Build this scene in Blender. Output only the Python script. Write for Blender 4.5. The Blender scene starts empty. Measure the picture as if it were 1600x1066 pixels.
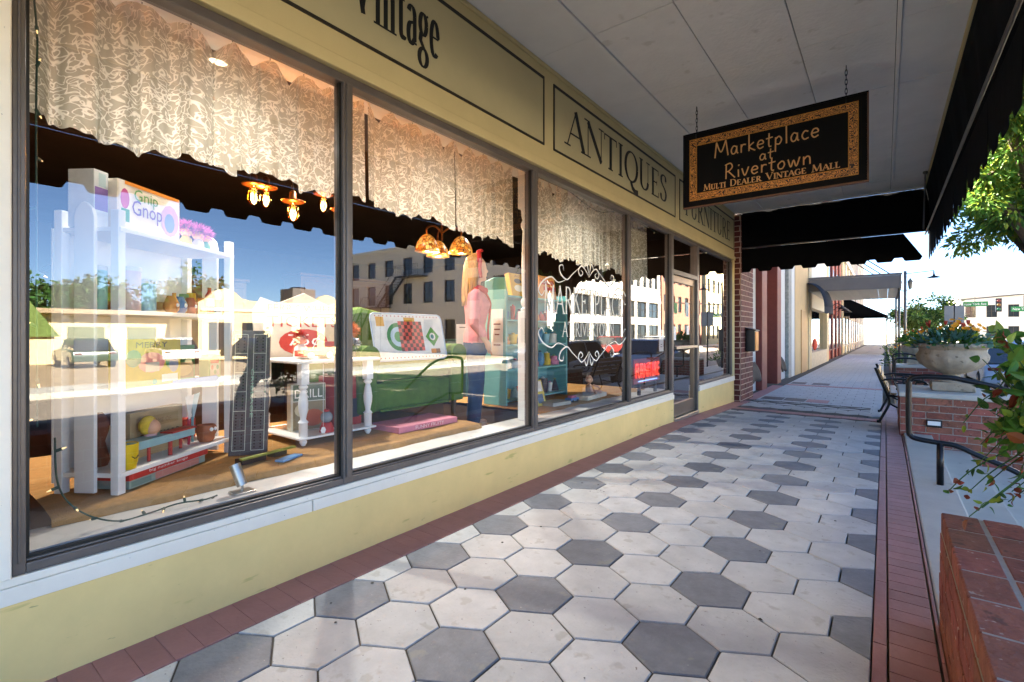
import bpy, bmesh, math, random
from mathutils import Vector, Matrix
R = math.radians
random.seed(7)
SC = bpy.context.scene
COL = SC.collection

# ------------------------------------------------------------------ camera
H = 1.25                      # eye height above the pavement
YAW = math.atan2(583, 762)    # looks left of the street direction (+Y) towards the shop (-X)
cd = bpy.data.cameras.new('camera'); cam = bpy.data.objects.new('camera', cd); COL.objects.link(cam)
cd.sensor_width = 36; cd.lens = 36 * 762 / 1600
cd.shift_y = -12 / 1600; cd.clip_start = 0.03; cd.clip_end = 3000
cam.location = (0, 0, H); cam.rotation_euler = (R(90), 0, YAW)
SC.camera = cam

# ------------------------------------------------------------------ sky, sun, exposure
SUN_EL, SUN_AZ = 35, -84      # behind the shop row, low and warm
w = bpy.data.worlds.new('World'); SC.world = w; w.use_nodes = True
nt = w.node_tree; bg = nt.nodes['Background']
sky = nt.nodes.new('ShaderNodeTexSky'); sky.sky_type = 'NISHITA'; sky.sun_disc = False
sky.sun_elevation = R(SUN_EL); sky.sun_rotation = R(SUN_AZ); sky.air_density = .65; sky.dust_density = .1; sky.ozone_density = 4.5
nt.links.new(sky.outputs[0], bg.inputs[0]); bg.inputs[1].default_value = 0.05
sd = bpy.data.lights.new('sun', 'SUN'); sun = bpy.data.objects.new('sun', sd); COL.objects.link(sun)
sd.energy = 5; sd.angle = R(0.6); sd.color = (1, .91, .78)
tosun = Vector((math.sin(R(SUN_AZ)) * math.cos(R(SUN_EL)), math.cos(R(SUN_AZ)) * math.cos(R(SUN_EL)), math.sin(R(SUN_EL))))
sun.rotation_euler = tosun.to_track_quat('Z', 'Y').to_euler(); sun.location = tosun * 60
SC.view_settings.view_transform = 'Standard'; SC.view_settings.look = 'None'
SC.view_settings.exposure = 3.9; SC.view_settings.gamma = 1; SC.view_settings.use_curve_mapping = False
SC.render.engine = 'CYCLES'
try:
    SC.cycles.max_bounces = 10; SC.cycles.transparent_max_bounces = 16; SC.cycles.sample_clamp_indirect = 6
    SC.cycles.caustics_reflective = False; SC.cycles.caustics_refractive = False
except Exception: pass

# ------------------------------------------------------------------ materials
def lin(c):
    if isinstance(c, str):
        c = [int(c[i:i+2], 16) / 255 for i in (0, 2, 4)]
        c = [x / 12.92 if x <= .04045 else ((x + .055) / 1.055) ** 2.4 for x in c]
    return (c[0], c[1], c[2], 1)
MC = {}
def mat(name, col, rough=.6, var=.12, scale=6, bump=.0, bscale=40, metal=0, spec=.4, rnd=0, island=0, col2=None, stretch=None, emit=None, es=0, speck=None, trans=0, speck2=None):
    """procedural surface: noise-varied colour, rough and fine relief"""
    if name in MC: return MC[name]
    m = bpy.data.materials.new(name); m.use_nodes = True; MC[name] = m
    n = m.node_tree.nodes; l = m.node_tree.links; b = n['Principled BSDF']
    c = lin(col)
    tc = n.new('ShaderNodeTexCoord'); mp = n.new('ShaderNodeMapping'); l.new(tc.outputs['Object'], mp.inputs[0])
    if rnd:
        o0 = n.new('ShaderNodeObjectInfo'); va = n.new('ShaderNodeVectorMath'); va.operation = 'SCALE'; va.inputs[0].default_value = (37, 91, 53); l.new(o0.outputs['Random'], va.inputs['Scale'])
        vb = n.new('ShaderNodeVectorMath'); l.new(tc.outputs['Object'], vb.inputs[0]); l.new(va.outputs[0], vb.inputs[1]); l.new(vb.outputs[0], mp.inputs[0])
    if stretch: mp.inputs['Scale'].default_value = stretch
    no = n.new('ShaderNodeTexNoise'); no.inputs['Scale'].default_value = scale; no.inputs['Detail'].default_value = 6; no.inputs['Roughness'].default_value = .65
    l.new(mp.outputs[0], no.inputs[0])
    mx = n.new('ShaderNodeMix'); mx.data_type = 'RGBA'
    cr = n.new('ShaderNodeMapRange'); cr.inputs[1].default_value = .3; cr.inputs[2].default_value = .7; l.new(no.outputs[0], cr.inputs[0])
    l.new(cr.outputs[0], mx.inputs[0])
    if col2: a2, b2 = c, lin(col2)
    else:
        a2 = tuple(x * (1 - var) for x in c[:3]) + (1,); b2 = tuple(min(1, x * (1 + var)) for x in c[:3]) + (1,)
    mx.inputs[6].default_value = a2; mx.inputs[7].default_value = b2
    out = mx.outputs[2]
    for speck in [q for q in (speck, speck2) if q]:
        vs = n.new('ShaderNodeTexNoise'); vs.inputs['Scale'].default_value = speck[0]; vs.inputs['Detail'].default_value = 3; l.new(mp.outputs[0] if len(speck) < 4 else tc.outputs['Object'], vs.inputs[0])
        if len(speck) > 3: mq = n.new('ShaderNodeMapping'); mq.inputs['Scale'].default_value = speck[3]; l.new(tc.outputs['Object'], mq.inputs[0]); l.new(mq.outputs[0], vs.inputs[0])
        r2 = n.new('ShaderNodeMapRange'); r2.inputs[1].default_value = speck[1]; r2.inputs[2].default_value = speck[1] + .06; l.new(vs.outputs[0], r2.inputs[0])
        m3 = n.new('ShaderNodeMix'); m3.data_type = 'RGBA'; l.new(r2.outputs[0], m3.inputs[0]); l.new(out, m3.inputs[6]); m3.inputs[7].default_value = lin(speck[2]); out = m3.outputs[2]
    if rnd or island:
        if rnd: oi = n.new('ShaderNodeObjectInfo'); src = oi.outputs['Random']; k = rnd
        else: oi = n.new('ShaderNodeNewGeometry'); src = oi.outputs['Random Per Island']; k = island
        hs = n.new('ShaderNodeHueSaturation'); mr = n.new('ShaderNodeMapRange'); mr.inputs[3].default_value = 1 - k; mr.inputs[4].default_value = 1 + k
        l.new(src, mr.inputs[0]); l.new(mr.outputs[0], hs.inputs['Value']); l.new(out, hs.inputs['Color'])
        mh = n.new('ShaderNodeMapRange'); mh.inputs[3].default_value = .5 - k * .05; mh.inputs[4].default_value = .5 + k * .05
        m5 = n.new('ShaderNodeMath'); m5.operation = 'FRACT'; m6 = n.new('ShaderNodeMath'); m6.operation = 'MULTIPLY'; m6.inputs[1].default_value = 7.3
        l.new(src, m6.inputs[0]); l.new(m6.outputs[0], m5.inputs[0]); l.new(m5.outputs[0], mh.inputs[0]); l.new(mh.outputs[0], hs.inputs['Hue'])
        out = hs.outputs[0]
    l.new(out, b.inputs['Base Color'])
    b.inputs['Roughness'].default_value = rough; b.inputs['Metallic'].default_value = metal; b.inputs['Specular IOR Level'].default_value = spec
    if bump:
        nb = n.new('ShaderNodeTexNoise'); nb.inputs['Scale'].default_value = bscale; nb.inputs['Detail'].default_value = 5; l.new(mp.outputs[0], nb.inputs[0])
        bp = n.new('ShaderNodeBump'); bp.inputs['Strength'].default_value = bump; bp.inputs['Distance'].default_value = .01
        l.new(nb.outputs[0], bp.inputs['Height']); l.new(bp.outputs[0], b.inputs['Normal'])
    if emit: b.inputs['Emission Color'].default_value = lin(emit); b.inputs['Emission Strength'].default_value = es
    if trans:
        tr = n.new('ShaderNodeBsdfTranslucent'); l.new(out, tr.inputs[0]); ms = n.new('ShaderNodeMixShader'); ms.inputs[0].default_value = trans
        l.new(b.outputs[0], ms.inputs[1]); l.new(tr.outputs[0], ms.inputs[2]); l.new(ms.outputs[0], n['Material Output'].inputs[0])
    return m

def glass_mat(name='window_glass', gain=2.2, tint=(1, 1, 1, 1), base=.06):
    if name in MC: return MC[name]
    m = bpy.data.materials.new(name); m.use_nodes = True; MC[name] = m
    n = m.node_tree.nodes; l = m.node_tree.links; n.remove(n['Principled BSDF'])
    fr = n.new('ShaderNodeFresnel'); ge = n.new('ShaderNodeNewGeometry'); io = n.new('ShaderNodeMapRange'); io.inputs[3].default_value = 1.5; io.inputs[4].default_value = 1/1.5; l.new(ge.outputs['Backfacing'], io.inputs[0]); l.new(io.outputs[0], fr.inputs[0])
    mu = n.new('ShaderNodeMath'); mu.operation = 'MULTIPLY_ADD'; mu.inputs[1].default_value = gain; mu.inputs[2].default_value = base; mu.use_clamp = True; l.new(fr.outputs[0], mu.inputs[0])
    gl = n.new('ShaderNodeBsdfGlossy'); gl.inputs['Roughness'].default_value = 0.0
    no = n.new('ShaderNodeTexNoise'); no.inputs['Scale'].default_value = .7; no.inputs['Detail'].default_value = 1
    tc = n.new('ShaderNodeTexCoord'); l.new(tc.outputs['Object'], no.inputs[0])
    bp = n.new('ShaderNodeBump'); bp.inputs['Strength'].default_value = .06; bp.inputs['Distance'].default_value = .02; l.new(no.outputs[0], bp.inputs['Height']); l.new(bp.outputs[0], gl.inputs['Normal'])
    tr = n.new('ShaderNodeBsdfTransparent'); tr.inputs[0].default_value = tint
    ms = n.new('ShaderNodeMixShader'); l.new(mu.outputs[0], ms.inputs[0]); l.new(tr.outputs[0], ms.inputs[1]); l.new(gl.outputs[0], ms.inputs[2])
    l.new(ms.outputs[0], n['Material Output'].inputs[0]); return m

def lace_mat():
    m = bpy.data.materials.new('cream_lace'); m.use_nodes = True
    n = m.node_tree.nodes; l = m.node_tree.links; b = n['Principled BSDF']
    tc = n.new('ShaderNodeTexCoord'); mp = n.new('ShaderNodeMapping'); mp.inputs['Scale'].default_value = (1, 1, 1); l.new(tc.outputs['UV'], mp.inputs[0])
    lines = []
    for sc, off, k in ((8, 0, 3.4), (12, 3.7, 3.0)):
        no = n.new('ShaderNodeTexNoise'); no.inputs['Scale'].default_value = sc; no.inputs['Detail'].default_value = .6; no.inputs['Distortion'].default_value = 1.6; no.noise_dimensions = '4D'; no.inputs['W'].default_value = off
        l.new(mp.outputs[0], no.inputs[0])
        a = n.new('ShaderNodeMath'); a.operation = 'MULTIPLY'; a.inputs[1].default_value = k; l.new(no.outputs[0], a.inputs[0])
        f = n.new('ShaderNodeMath'); f.operation = 'FRACT'; l.new(a.outputs[0], f.inputs[0])
        s = n.new('ShaderNodeMath'); s.operation = 'SUBTRACT'; s.inputs[1].default_value = .5; l.new(f.outputs[0], s.inputs[0])
        ab = n.new('ShaderNodeMath'); ab.operation = 'ABSOLUTE'; l.new(s.outputs[0], ab.inputs[0])
        r = n.new('ShaderNodeMapRange'); r.inputs[1].default_value = .05; r.inputs[2].default_value = .11; r.inputs[3].default_value = 1; r.inputs[4].default_value = 0; l.new(ab.outputs[0], r.inputs[0]); lines.append(r.outputs[0])
    mx = n.new('ShaderNodeMath'); mx.operation = 'MAXIMUM'; l.new(lines[0], mx.inputs[0]); l.new(lines[1], mx.inputs[1])
    cm = n.new('ShaderNodeMix'); cm.data_type = 'RGBA'; l.new(mx.outputs[0], cm.inputs[0]); cm.inputs[6].default_value = lin('dedac8'); cm.inputs[7].default_value = lin('f9f6ea')
    l.new(cm.outputs[2], b.inputs['Base Color']); b.inputs['Roughness'].default_value = .95; b.inputs['Specular IOR Level'].default_value = .1
    tl = n.new('ShaderNodeBsdfTranslucent'); l.new(cm.outputs[2], tl.inputs[0])
    m1 = n.new('ShaderNodeMixShader'); m1.inputs[0].default_value = .35; l.new(b.outputs[0], m1.inputs[1]); l.new(tl.outputs[0], m1.inputs[2])
    tp = n.new('ShaderNodeBsdfTransparent'); m2 = n.new('ShaderNodeMixShader')
    op = n.new('ShaderNodeMapRange'); op.inputs[3].default_value = .66; op.inputs[4].default_value = .97; l.new(mx.outputs[0], op.inputs[0])
    l.new(op.outputs[0], m2.inputs[0]); l.new(tp.outputs[0], m2.inputs[1]); l.new(m1.outputs[0], m2.inputs[2]); l.new(m2.outputs[0], n['Material Output'].inputs[0])
    return m

YEL = mat('mustard_yellow_paint', 'ebcb84', .6, .06, 3, .3, 18, speck=(7, .66, 'cdb468', (1,.5,2.5)), speck2=(26, .72, '8f7c48', (1,.35,1.6)))
HEAD = mat('olive_cream_paint', 'd2c08a', .5, .06, 2.2, .1, 12)
PANEL = mat('sign_panel_paint', 'c2b588', .5, .06, 1.6, .05, 12)
WHITE = mat('white_trim_paint', 'ece1cd', .5, .05, 5, .15, 20, speck=(60, .72, '6b6a64'))
BRONZE = mat('bronze_anodised_metal', '6a625c', .4, .14, 6, .08, 30, metal=.35)
BLACKP = mat('black_lettering_paint', '17150f', .5, .2)
GREENOL = mat('dark_outline_paint', '2a241a', .5, .2)
GLASS = glass_mat()
HEXL = mat('pale_concrete_paver', 'bbbab6', .7, .13, 5, .45, 60, rnd=.09, speck=(11, .62, 'aeaba4'), speck2=(60, .69, '7f7c76'))
HEXD = mat('charcoal_concrete_paver', '787a7e', .64, .16, 11, .4, 60, rnd=.12, speck=(10, .64, '83847f'), speck2=(70, .70, '9c9a94'))
GROUT = mat('dark_joint_sand', '4a4640', .9, .2, 20)
STRIP = mat('red_stamped_concrete', 'b07c75', .6, .10, 5, .3, 45, rnd=.03)
STRIP2 = mat('worn_red_stamped_concrete', '9f726c', .5, .18, 4, .35, 45, rnd=.06, stretch=(1, .4, 1))
CONC = mat('pale_step_concrete', 'b9b6ab', .75, .08, 4, .25, 50, speck=(14, .7, '8d8a80'))
BRICK = mat('red_clay_brick', '8d5344', .8, .24, 14, .9, 60, rnd=.24, speck=(18, .62, '6b4034'), speck2=(34, .66, 'b39a8c'))
BRICKD = mat('dark_plum_brick', '5e2a24', .7, .2, 14, .5, 60, rnd=.18)
MORTAR = mat('grey_mortar', 'a39c90', .9, .12, 25, .4, 70)
MORTARP = mat('pink_mortar', 'b59a8c', .9, .12, 25, .3, 70)
CEIL = mat('off_white_ceiling_paint', 'efece4', .6, .04, 3, .0)
BLACKF = mat('black_canvas', '0b0b0c', .9, .3, 4, .3, 12, spec=.1)
IRON = mat('black_painted_steel', '141416', .3, .2, 20, .1, 60, metal=.3, spec=.5)
GOLD = mat('gold_leaf_paint', 'c9862f', .4, .2, 30, metal=.3)
TAN = mat('tan_lettering', 'd9a466', .5, .1)
WOOD = mat('varnished_bench_wood', 'a5834f', .45, .25, 4, .2, 30, stretch=(6, .6, 6), rnd=.1)
BURLAP = mat('burlap_cloth', 'b48a55', .95, .15, 30, .7, 220, spec=.1)
SHELFW = mat('white_shelf_paint', 'eceae4', .45, .03, 5)
CURT = lace_mat()
WHITEP = mat('white_print', 'efeee9', .5, .04)

# ------------------------------------------------------------------ mesh builder
ORG = {}
class MB:
    def __init__(s, xf=None): s.v = []; s.f = []; s.xf = xf; s.uv = None
    def add(s, vs, fs):
        o = len(s.v); s.v += [Vector(p) for p in vs]; s.f += [tuple(i + o for i in f) for f in fs]; return s
    def box(s, x0, x1, y0, y1, z0, z1):
        x0, x1 = sorted((x0, x1)); y0, y1 = sorted((y0, y1)); z0, z1 = sorted((z0, z1))
        return s.add([(x0,y0,z0),(x1,y0,z0),(x1,y1,z0),(x0,y1,z0),(x0,y0,z1),(x1,y0,z1),(x1,y1,z1),(x0,y1,z1)],
                     [(3,2,1,0),(4,5,6,7),(0,1,5,4),(1,2,6,5),(2,3,7,6),(3,0,4,7)])
    def obox(s, c, d, rz=0, rx=0, ry=0):
        m = Matrix.Translation(c) @ Matrix.Rotation(rz, 4, 'Z') @ Matrix.Rotation(ry, 4, 'Y') @ Matrix.Rotation(rx, 4, 'X')
        a, b, e = d[0] / 2, d[1] / 2, d[2] / 2
        return s.add([m @ Vector(p) for p in [(-a,-b,-e),(a,-b,-e),(a,b,-e),(-a,b,-e),(-a,-b,e),(a,-b,e),(a,b,e),(-a,b,e)]],
                     [(3,2,1,0),(4,5,6,7),(0,1,5,4),(1,2,6,5),(2,3,7,6),(3,0,4,7)])
    def beam(s, p0, p1, wd, ht):
        p0, p1 = Vector(p0), Vector(p1); d = (p1 - p0).normalized()
        up = Vector((0,0,1)) if abs(d.z) < .95 else Vector((1,0,0))
        a = d.cross(up).normalized() * wd / 2; b = a.cross(d).normalized() * ht / 2
        return s.add([p0-a-b, p0+a-b, p0+a+b, p0-a+b, p1-a-b, p1+a-b, p1+a+b, p1-a+b],
                     [(0,1,2,3),(7,6,5,4),(0,4,5,1),(1,5,6,2),(2,6,7,3),(3,7,4,0)])
    def tube(s, pts, r, n=8, cap=True):
        pts = [Vector(p) for p in pts]; rs = r if isinstance(r, (list, tuple)) else [r] * len(pts)
        vs = []; fs = []; ref = None
        for i, p in enumerate(pts):
            d = (pts[min(i+1, len(pts)-1)] - pts[max(i-1, 0)])
            if d.length < 1e-9: d = Vector((0,0,1))
            d.normalize()
            if ref is None: ref = Vector((0,0,1)) if abs(d.z) < .9 else Vector((1,0,0))
            a = ref - d * ref.dot(d)
            if a.length < 1e-6: a = d.orthogonal()
            a.normalize(); ref = a; b = d.cross(a)
            for k in range(n):
                t = 2 * math.pi * k / n; vs.append(p + (a * math.cos(t) + b * math.sin(t)) * rs[i])
        for i in range(len(pts) - 1):
            for k in range(n): fs.append((i*n+k, i*n+(k+1)%n, (i+1)*n+(k+1)%n, (i+1)*n+k))
        if cap: fs.append(tuple(range(n-1, -1, -1))); fs.append(tuple((len(pts)-1)*n + k for k in range(n)))
        return s.add(vs, fs)
    def lathe(s, cx, cy, prof, n=20, axis=None, flute=None):
        vs = []; fs = []
        for i, (r, z) in enumerate(prof):
            for k in range(n):
                t = 2 * math.pi * k / n; rr = r * (1 + (flute(i, t) if flute else 0)); vs.append((cx + rr * math.cos(t), cy + rr * math.sin(t), z))
        for i in range(len(prof) - 1):
            for k in range(n): fs.append((i*n+k, i*n+(k+1)%n, (i+1)*n+(k+1)%n, (i+1)*n+k))
        fs.append(tuple(range(n-1, -1, -1))); fs.append(tuple((len(prof)-1)*n + k for k in range(n)))
        return s.add(vs, fs)
    def ball(s, c, r, n=12, m=8):
        c = Vector(c); rx, ry, rz = r if isinstance(r, (tuple, list)) else (r, r, r); vs = [c + Vector((0,0,-rz))]; fs = []
        for i in range(1, m):
            p = math.pi * i / m - math.pi / 2
            for k in range(n):
                t = 2*math.pi*k/n; vs.append(c + Vector((rx*math.cos(p)*math.cos(t), ry*math.cos(p)*math.sin(t), rz*math.sin(p))))
        vs.append(c + Vector((0,0,rz))); e = len(vs) - 1
        for k in range(n): fs.append((0, 1+(k+1)%n, 1+k)); fs.append((e, e-n+k, e-n+(k+1)%n))
        for i in range(m-2):
            for k in range(n): a = 1+i*n; fs.append((a+k, a+(k+1)%n, a+n+(k+1)%n, a+n+k))
        return s.add(vs, fs)
    def prism(s, poly, O, U, V, N, th):
        """closed outline (u,v) extruded by th along N from origin O"""
        O, U, V, N = map(Vector, (O, U, V, N)); n = len(poly)
        a = [O + U*p[0] + V*p[1] for p in poly]; b = [p + N*th for p in a]
        return s.add(a + b, [tuple(range(n-1,-1,-1)), tuple(range(n, 2*n))] + [(i, (i+1)%n, n+(i+1)%n, n+i) for i in range(n)])
    def sheet(s, nu, nv, fn):
        o = [fn(i / nu, j / nv) for j in range(nv+1) for i in range(nu+1)]
        s.uv = [(i / nu, j / nv) for j in range(nv+1) for i in range(nu+1)]
        return s.add(o, [(j*(nu+1)+i, j*(nu+1)+i+1, (j+1)*(nu+1)+i+1, (j+1)*(nu+1)+i) for j in range(nv) for i in range(nu)])
    def build(s, name, m, parent=None, smooth=False, bevel=0, sub=0, solid=0, auto=None):
        vs = [s.xf @ p for p in s.v] if s.xf else s.v
        if parent is not None: org = ORG[parent.name]
        else:
            xs = [p.x for p in vs]; ys = [p.y for p in vs]; zs = [p.z for p in vs]
            org = Vector(((min(xs)+max(xs))/2, (min(ys)+max(ys))/2, min(zs)))
        me = bpy.data.meshes.new(name); me.from_pydata([p - org for p in vs], [], s.f)
        bm = bmesh.new(); bm.from_mesh(me); 'pane' in name or bmesh.ops.recalc_face_normals(bm, faces=bm.faces); bm.to_mesh(me); bm.free()
        if s.uv and len(s.uv) == len(vs):
            u = me.uv_layers.new(name='UVMap')
            for lp in me.loops: u.data[lp.index].uv = (s.uv[lp.vertex_index][0] * s.us[0], s.uv[lp.vertex_index][1] * s.us[1])
        o = bpy.data.objects.new(name, me); COL.objects.link(o); me.materials.append(m)
        if parent is not None: o.parent = parent; ORG[o.name] = org
        else: o.location = org; ORG[o.name] = org
        if smooth:
            for p in me.polygons: p.use_smooth = True
        if auto: me.set_sharp_from_angle(angle=R(auto))
        if solid: md = o.modifiers.new('thickness', 'SOLIDIFY'); md.thickness = solid; md.offset = 0
        if bevel: md = o.modifiers.new('bevel', 'BEVEL'); md.width = bevel; md.segments = 2; md.limit_method = 'ANGLE'; md.angle_limit = R(40)
        if sub: md = o.modifiers.new('sub', 'SUBSURF'); md.levels = sub; md.render_levels = sub
        return o
    us = (1, 1)

def thing(name, loc, label, cat, group=None):
    o = bpy.data.objects.new(name, None); COL.objects.link(o); o.location = loc; o.empty_display_size = .1
    ORG[o.name] = Vector(loc); return tag(o, label, cat, group)
def tag(o, label, cat, group=None, kind=None):
    if label: o['label'] = label
    if cat: o['category'] = cat
    if group: o['group'] = group
    if kind: o['kind'] = kind
    return o
def struct(o): o['kind'] = 'structure'; return o
def copy_tree(o, loc=None, label=None, parent=None):
    c = o.copy(); COL.objects.link(c)
    if parent: c.parent = parent
    if loc is not None: c.location = loc
    if label: c['label'] = label
    for ch in list(o.children): copy_tree(ch, parent=c)
    return c
def inst(src, loc, parent, rz=0, name=None):
    """another piece that shares src's mesh"""
    o = bpy.data.objects.new(name or src.name.split('.')[0], src.data); COL.objects.link(o); o.parent = parent
    o.location = Vector(loc) - ORG[parent.name]; o.rotation_euler = (0, 0, rz); return o
def smoothp(pts, k=5):
    pts = [Vector(p) for p in pts]
    if len(pts) < 3: return pts
    out = []
    for i in range(len(pts) - 1):
        p0, p1, p2, p3 = pts[max(i-1,0)], pts[i], pts[i+1], pts[min(i+2, len(pts)-1)]
        for j in range(k):
            t = j / k; out.append(.5*((2*p1)+(p2-p0)*t+(2*p0-5*p1+4*p2-p3)*t*t+(3*p1-p0-3*p2+p3)*t**3))
    out.append(pts[-1]); return out

# ------------------------------------------------------------------ lettering: k thick, t thin, a by direction, s serif, d dot
ARC = lambda cx, cy, rx, ry, a0, a1, n=14: [(cx + rx*math.cos(R(a0+(a1-a0)*i/n)), cy + ry*math.sin(R(a0+(a1-a0)*i/n))) for i in range(n+1)]
def L(kind, *p): return (kind, list(p))
SER = {
 'A': (.78, [L('t',(.02,0),(.39,1)), L('k',(.37,1),(.74,0)), L('t',(.15,.34),(.6,.34)), L('s',(.02,0)), L('s',(.74,0))]),
 'N': (.86, [L('t',(.1,0),(.1,1)), L('k',(.1,.98),(.76,.02)), L('t',(.76,0),(.76,1)), L('s',(.1,0)), L('s',(.06,1)), L('s',(.76,1))]),
 'T': (.70, [L('k',(.35,0),(.35,1)), L('t',(.01,.98),(.69,.98)), L('t',(.015,1),(.015,.8)), L('t',(.685,1),(.685,.8)), L('s',(.35,0))]),
 'I': (.34, [L('k',(.17,0),(.17,1)), L('s',(.17,0)), L('s',(.17,1))]),
 'O': (.90, [('a', ARC(.45,.5,.38,.49,0,360,28))]),
 'Q': (.90, [('a', ARC(.45,.5,.38,.49,0,360,28)), L('k',(.42,.02),(.52,-.18),(.7,-.27),(.9,-.25))]),
 'U': (.82, [L('k',(.15,1),(.15,.3)), ('a',[(.15,.32)]+ARC(.4,.3,.25,.29,180,360,12)), L('t',(.65,.28),(.65,1)), L('s',(.15,1)), L('s',(.65,1))]),
 'E': (.68, [L('k',(.15,0),(.15,1)), L('t',(.05,.98),(.58,.98)), L('t',(.15,.52),(.46,.52)), L('t',(.05,.02),(.6,.02)), L('t',(.575,1),(.575,.82)), L('t',(.595,0),(.61,.2)), L('t',(.455,.6),(.455,.43))]),
 'F': (.62, [L('k',(.15,0),(.15,1)), L('t',(.05,.98),(.56,.98)), L('t',(.15,.5),(.44,.5)), L('t',(.555,1),(.555,.8)), L('t',(.435,.59),(.435,.41)), L('s',(.15,0))]),
 'S': (.58, [('a', [tuple(q) for q in smoothp([(.47,.78,0),(.42,.94,0),(.27,.985,0),(.11,.9,0),(.09,.74,0),(.2,.6,0),(.38,.46,0),(.49,.28,0),(.42,.08,0),(.26,.015,0),(.1,.08,0),(.05,.24,0)],4)]), L('t',(.48,.95),(.48,.72)), L('t',(.05,.05),(.05,.28))]),
 'R': (.76, [L('k',(.15,0),(.15,1)), ('a',[(.1,.98),(.32,.98)]+ARC(.32,.74,.23,.24,90,-90,12)+[(.15,.5)]), L('k',(.33,.5),(.7,.01)), L('s',(.15,0)), L('s',(.72,0))]),
 'P': (.66, [L('k',(.15,0),(.15,1)), ('a',[(.1,.98),(.32,.98)]+ARC(.32,.72,.25,.26,90,-90,12)+[(.15,.46)]), L('s',(.15,0))]),
 'M': (1.0, [L('t',(.08,0),(.14,1)), L('k',(.14,.98),(.48,.06)), L('t',(.48,.06),(.82,.98)), L('k',(.82,1),(.88,0)), L('s',(.08,0)), L('s',(.88,0))]),
 'L': (.60, [L('k',(.15,0),(.15,1)), L('t',(.05,.02),(.54,.02)), L('t',(.535,0),(.55,.22)), L('s',(.15,1))]),
 'K': (.76, [L('k',(.15,0),(.15,1)), L('t',(.15,.42),(.62,.99)), L('k',(.3,.58),(.7,.01)), L('s',(.15,0)), L('s',(.15,1)), L('s',(.7,0))]),
 'C': (.78, [('a', ARC(.44,.5,.37,.49,50,310,22)), L('t',(.66,.98),(.66,.72))]),
 'G': (.82, [('a', ARC(.44,.5,.37,.49,50,330,22)), L('k',(.7,.05),(.7,.42)), L('s',(.7,.42)), L('t',(.66,.98),(.66,.72))]),
 'D': (.84, [L('k',(.15,0),(.15,1)), ('a',[(.05,.98),(.32,.98)]+ARC(.34,.5,.4,.48,90,-90,16)+[(.05,.02)])]),
 'V': (.78, [L('k',(.04,1),(.4,.02)), L('t',(.38,.02),(.72,1)), L('s',(.05,1)), L('s',(.72,1))]),
 'W': (1.1, [L('k',(.04,1),(.3,.02)), L('t',(.3,.02),(.54,1)), L('k',(.5,1),(.76,.02)), L('t',(.76,.02),(1.04,1)), L('s',(.05,1)), L('s',(1.04,1))]),
 'H': (.84, [L('k',(.15,0),(.15,1)), L('k',(.68,0),(.68,1)), L('t',(.15,.5),(.68,.5)), L('s',(.15,0)), L('s',(.15,1)), L('s',(.68,0)), L('s',(.68,1))]),
 'i': (.32, [L('k',(.16,0),(.16,.62)), L('s',(.16,0)), L('d',(.16,.84))]),
 'n': (.58, [L('k',(.14,0),(.14,.62)), ('a',[(.14,.5)]+ARC(.29,.46,.14,.16,150,0,8)), L('k',(.43,.46),(.43,0)), L('s',(.14,0)), L('s',(.43,0))]),
 't': (.40, [L('k',(.18,.85),(.18,.12)), ('a',ARC(.27,.13,.09,.12,180,330,8)), L('t',(.03,.62),(.35,.62))]),
 'a': (.52, [('a',ARC(.24,.47,.14,.15,160,0,8)), L('k',(.38,.47),(.38,.08)), ('a',[(.38,.38)]+ARC(.22,.18,.13,.17,90,300,12)+[(.38,.12)]), L('t',(.38,.04),(.48,.05))]),
 'g': (.54, [('a',ARC(.24,.44,.15,.18,0,360,16)), ('a',[(.14,.28),(.1,.17),(.2,.1)]+ARC(.24,-.1,.19,.15,80,-260,16)), L('t',(.36,.58),(.48,.62))]),
 'e': (.50, [('a',[(.08,.34),(.4,.34)]+ARC(.24,.32,.17,.3,10,310,16))]),
 "'": (.2, []), ' ': (.36, []),
}
HAND = {
 'M': (.92,[[(.04,0),(.14,.95)],[(.14,.95),(.42,.3),(.72,.98)],[(.72,.98),(.86,.02)]]), 'a': (.52,[[(.4,.42),(.22,.5),(.08,.28),(.14,.05),(.3,.06),(.4,.3)],[(.41,.48),(.42,.1),(.5,.03)]]),
 'r': (.40,[[(.1,.5),(.1,0)],[(.1,.3),(.2,.46),(.38,.44)]]), 'k': (.46,[[(.1,1),(.1,0)],[(.38,.48),(.12,.24),(.46,-.02)]]),
 'e': (.48,[[(.08,.26),(.4,.3),(.34,.48),(.16,.46),(.07,.22),(.2,.02),(.42,.1)]]), 't': (.40,[[(.2,.8),(.18,.1),(.32,.02)],[(.02,.5),(.4,.54)]]),
 'p': (.52,[[(.1,.48),(.08,-.36)],[(.1,.36),(.28,.5),(.42,.3),(.3,.06),(.1,.1)]]), 'l': (.22,[[(.1,1),(.11,0)]]),
 'c': (.44,[[(.4,.42),(.22,.48),(.08,.24),(.2,.02),(.42,.08)]]), 'R': (.66,[[(.1,.96),(.08,0)],[(.02,.9),(.34,.98),(.46,.74),(.3,.52),(.12,.46)],[(.22,.48),(.62,0)]]),
 'i': (.22,[[(.1,.48),(.11,0)],[(.1,.7),(.15,.78)]]), 'v': (.46,[[(.03,.5),(.2,.02),(.42,.54)]]),
 'o': (.52,[[(.26,.48),(.08,.3),(.12,.06),(.3,.03),(.42,.24),(.36,.44),(.24,.48)]]), 'w': (.68,[[(.03,.5),(.17,.02),(.32,.4),(.46,.02),(.64,.54)]]),
 'n': (.52,[[(.1,.5),(.1,0)],[(.1,.3),(.26,.48),(.4,.4),(.42,0)]]), ' ': (.3,[]),
}
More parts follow.
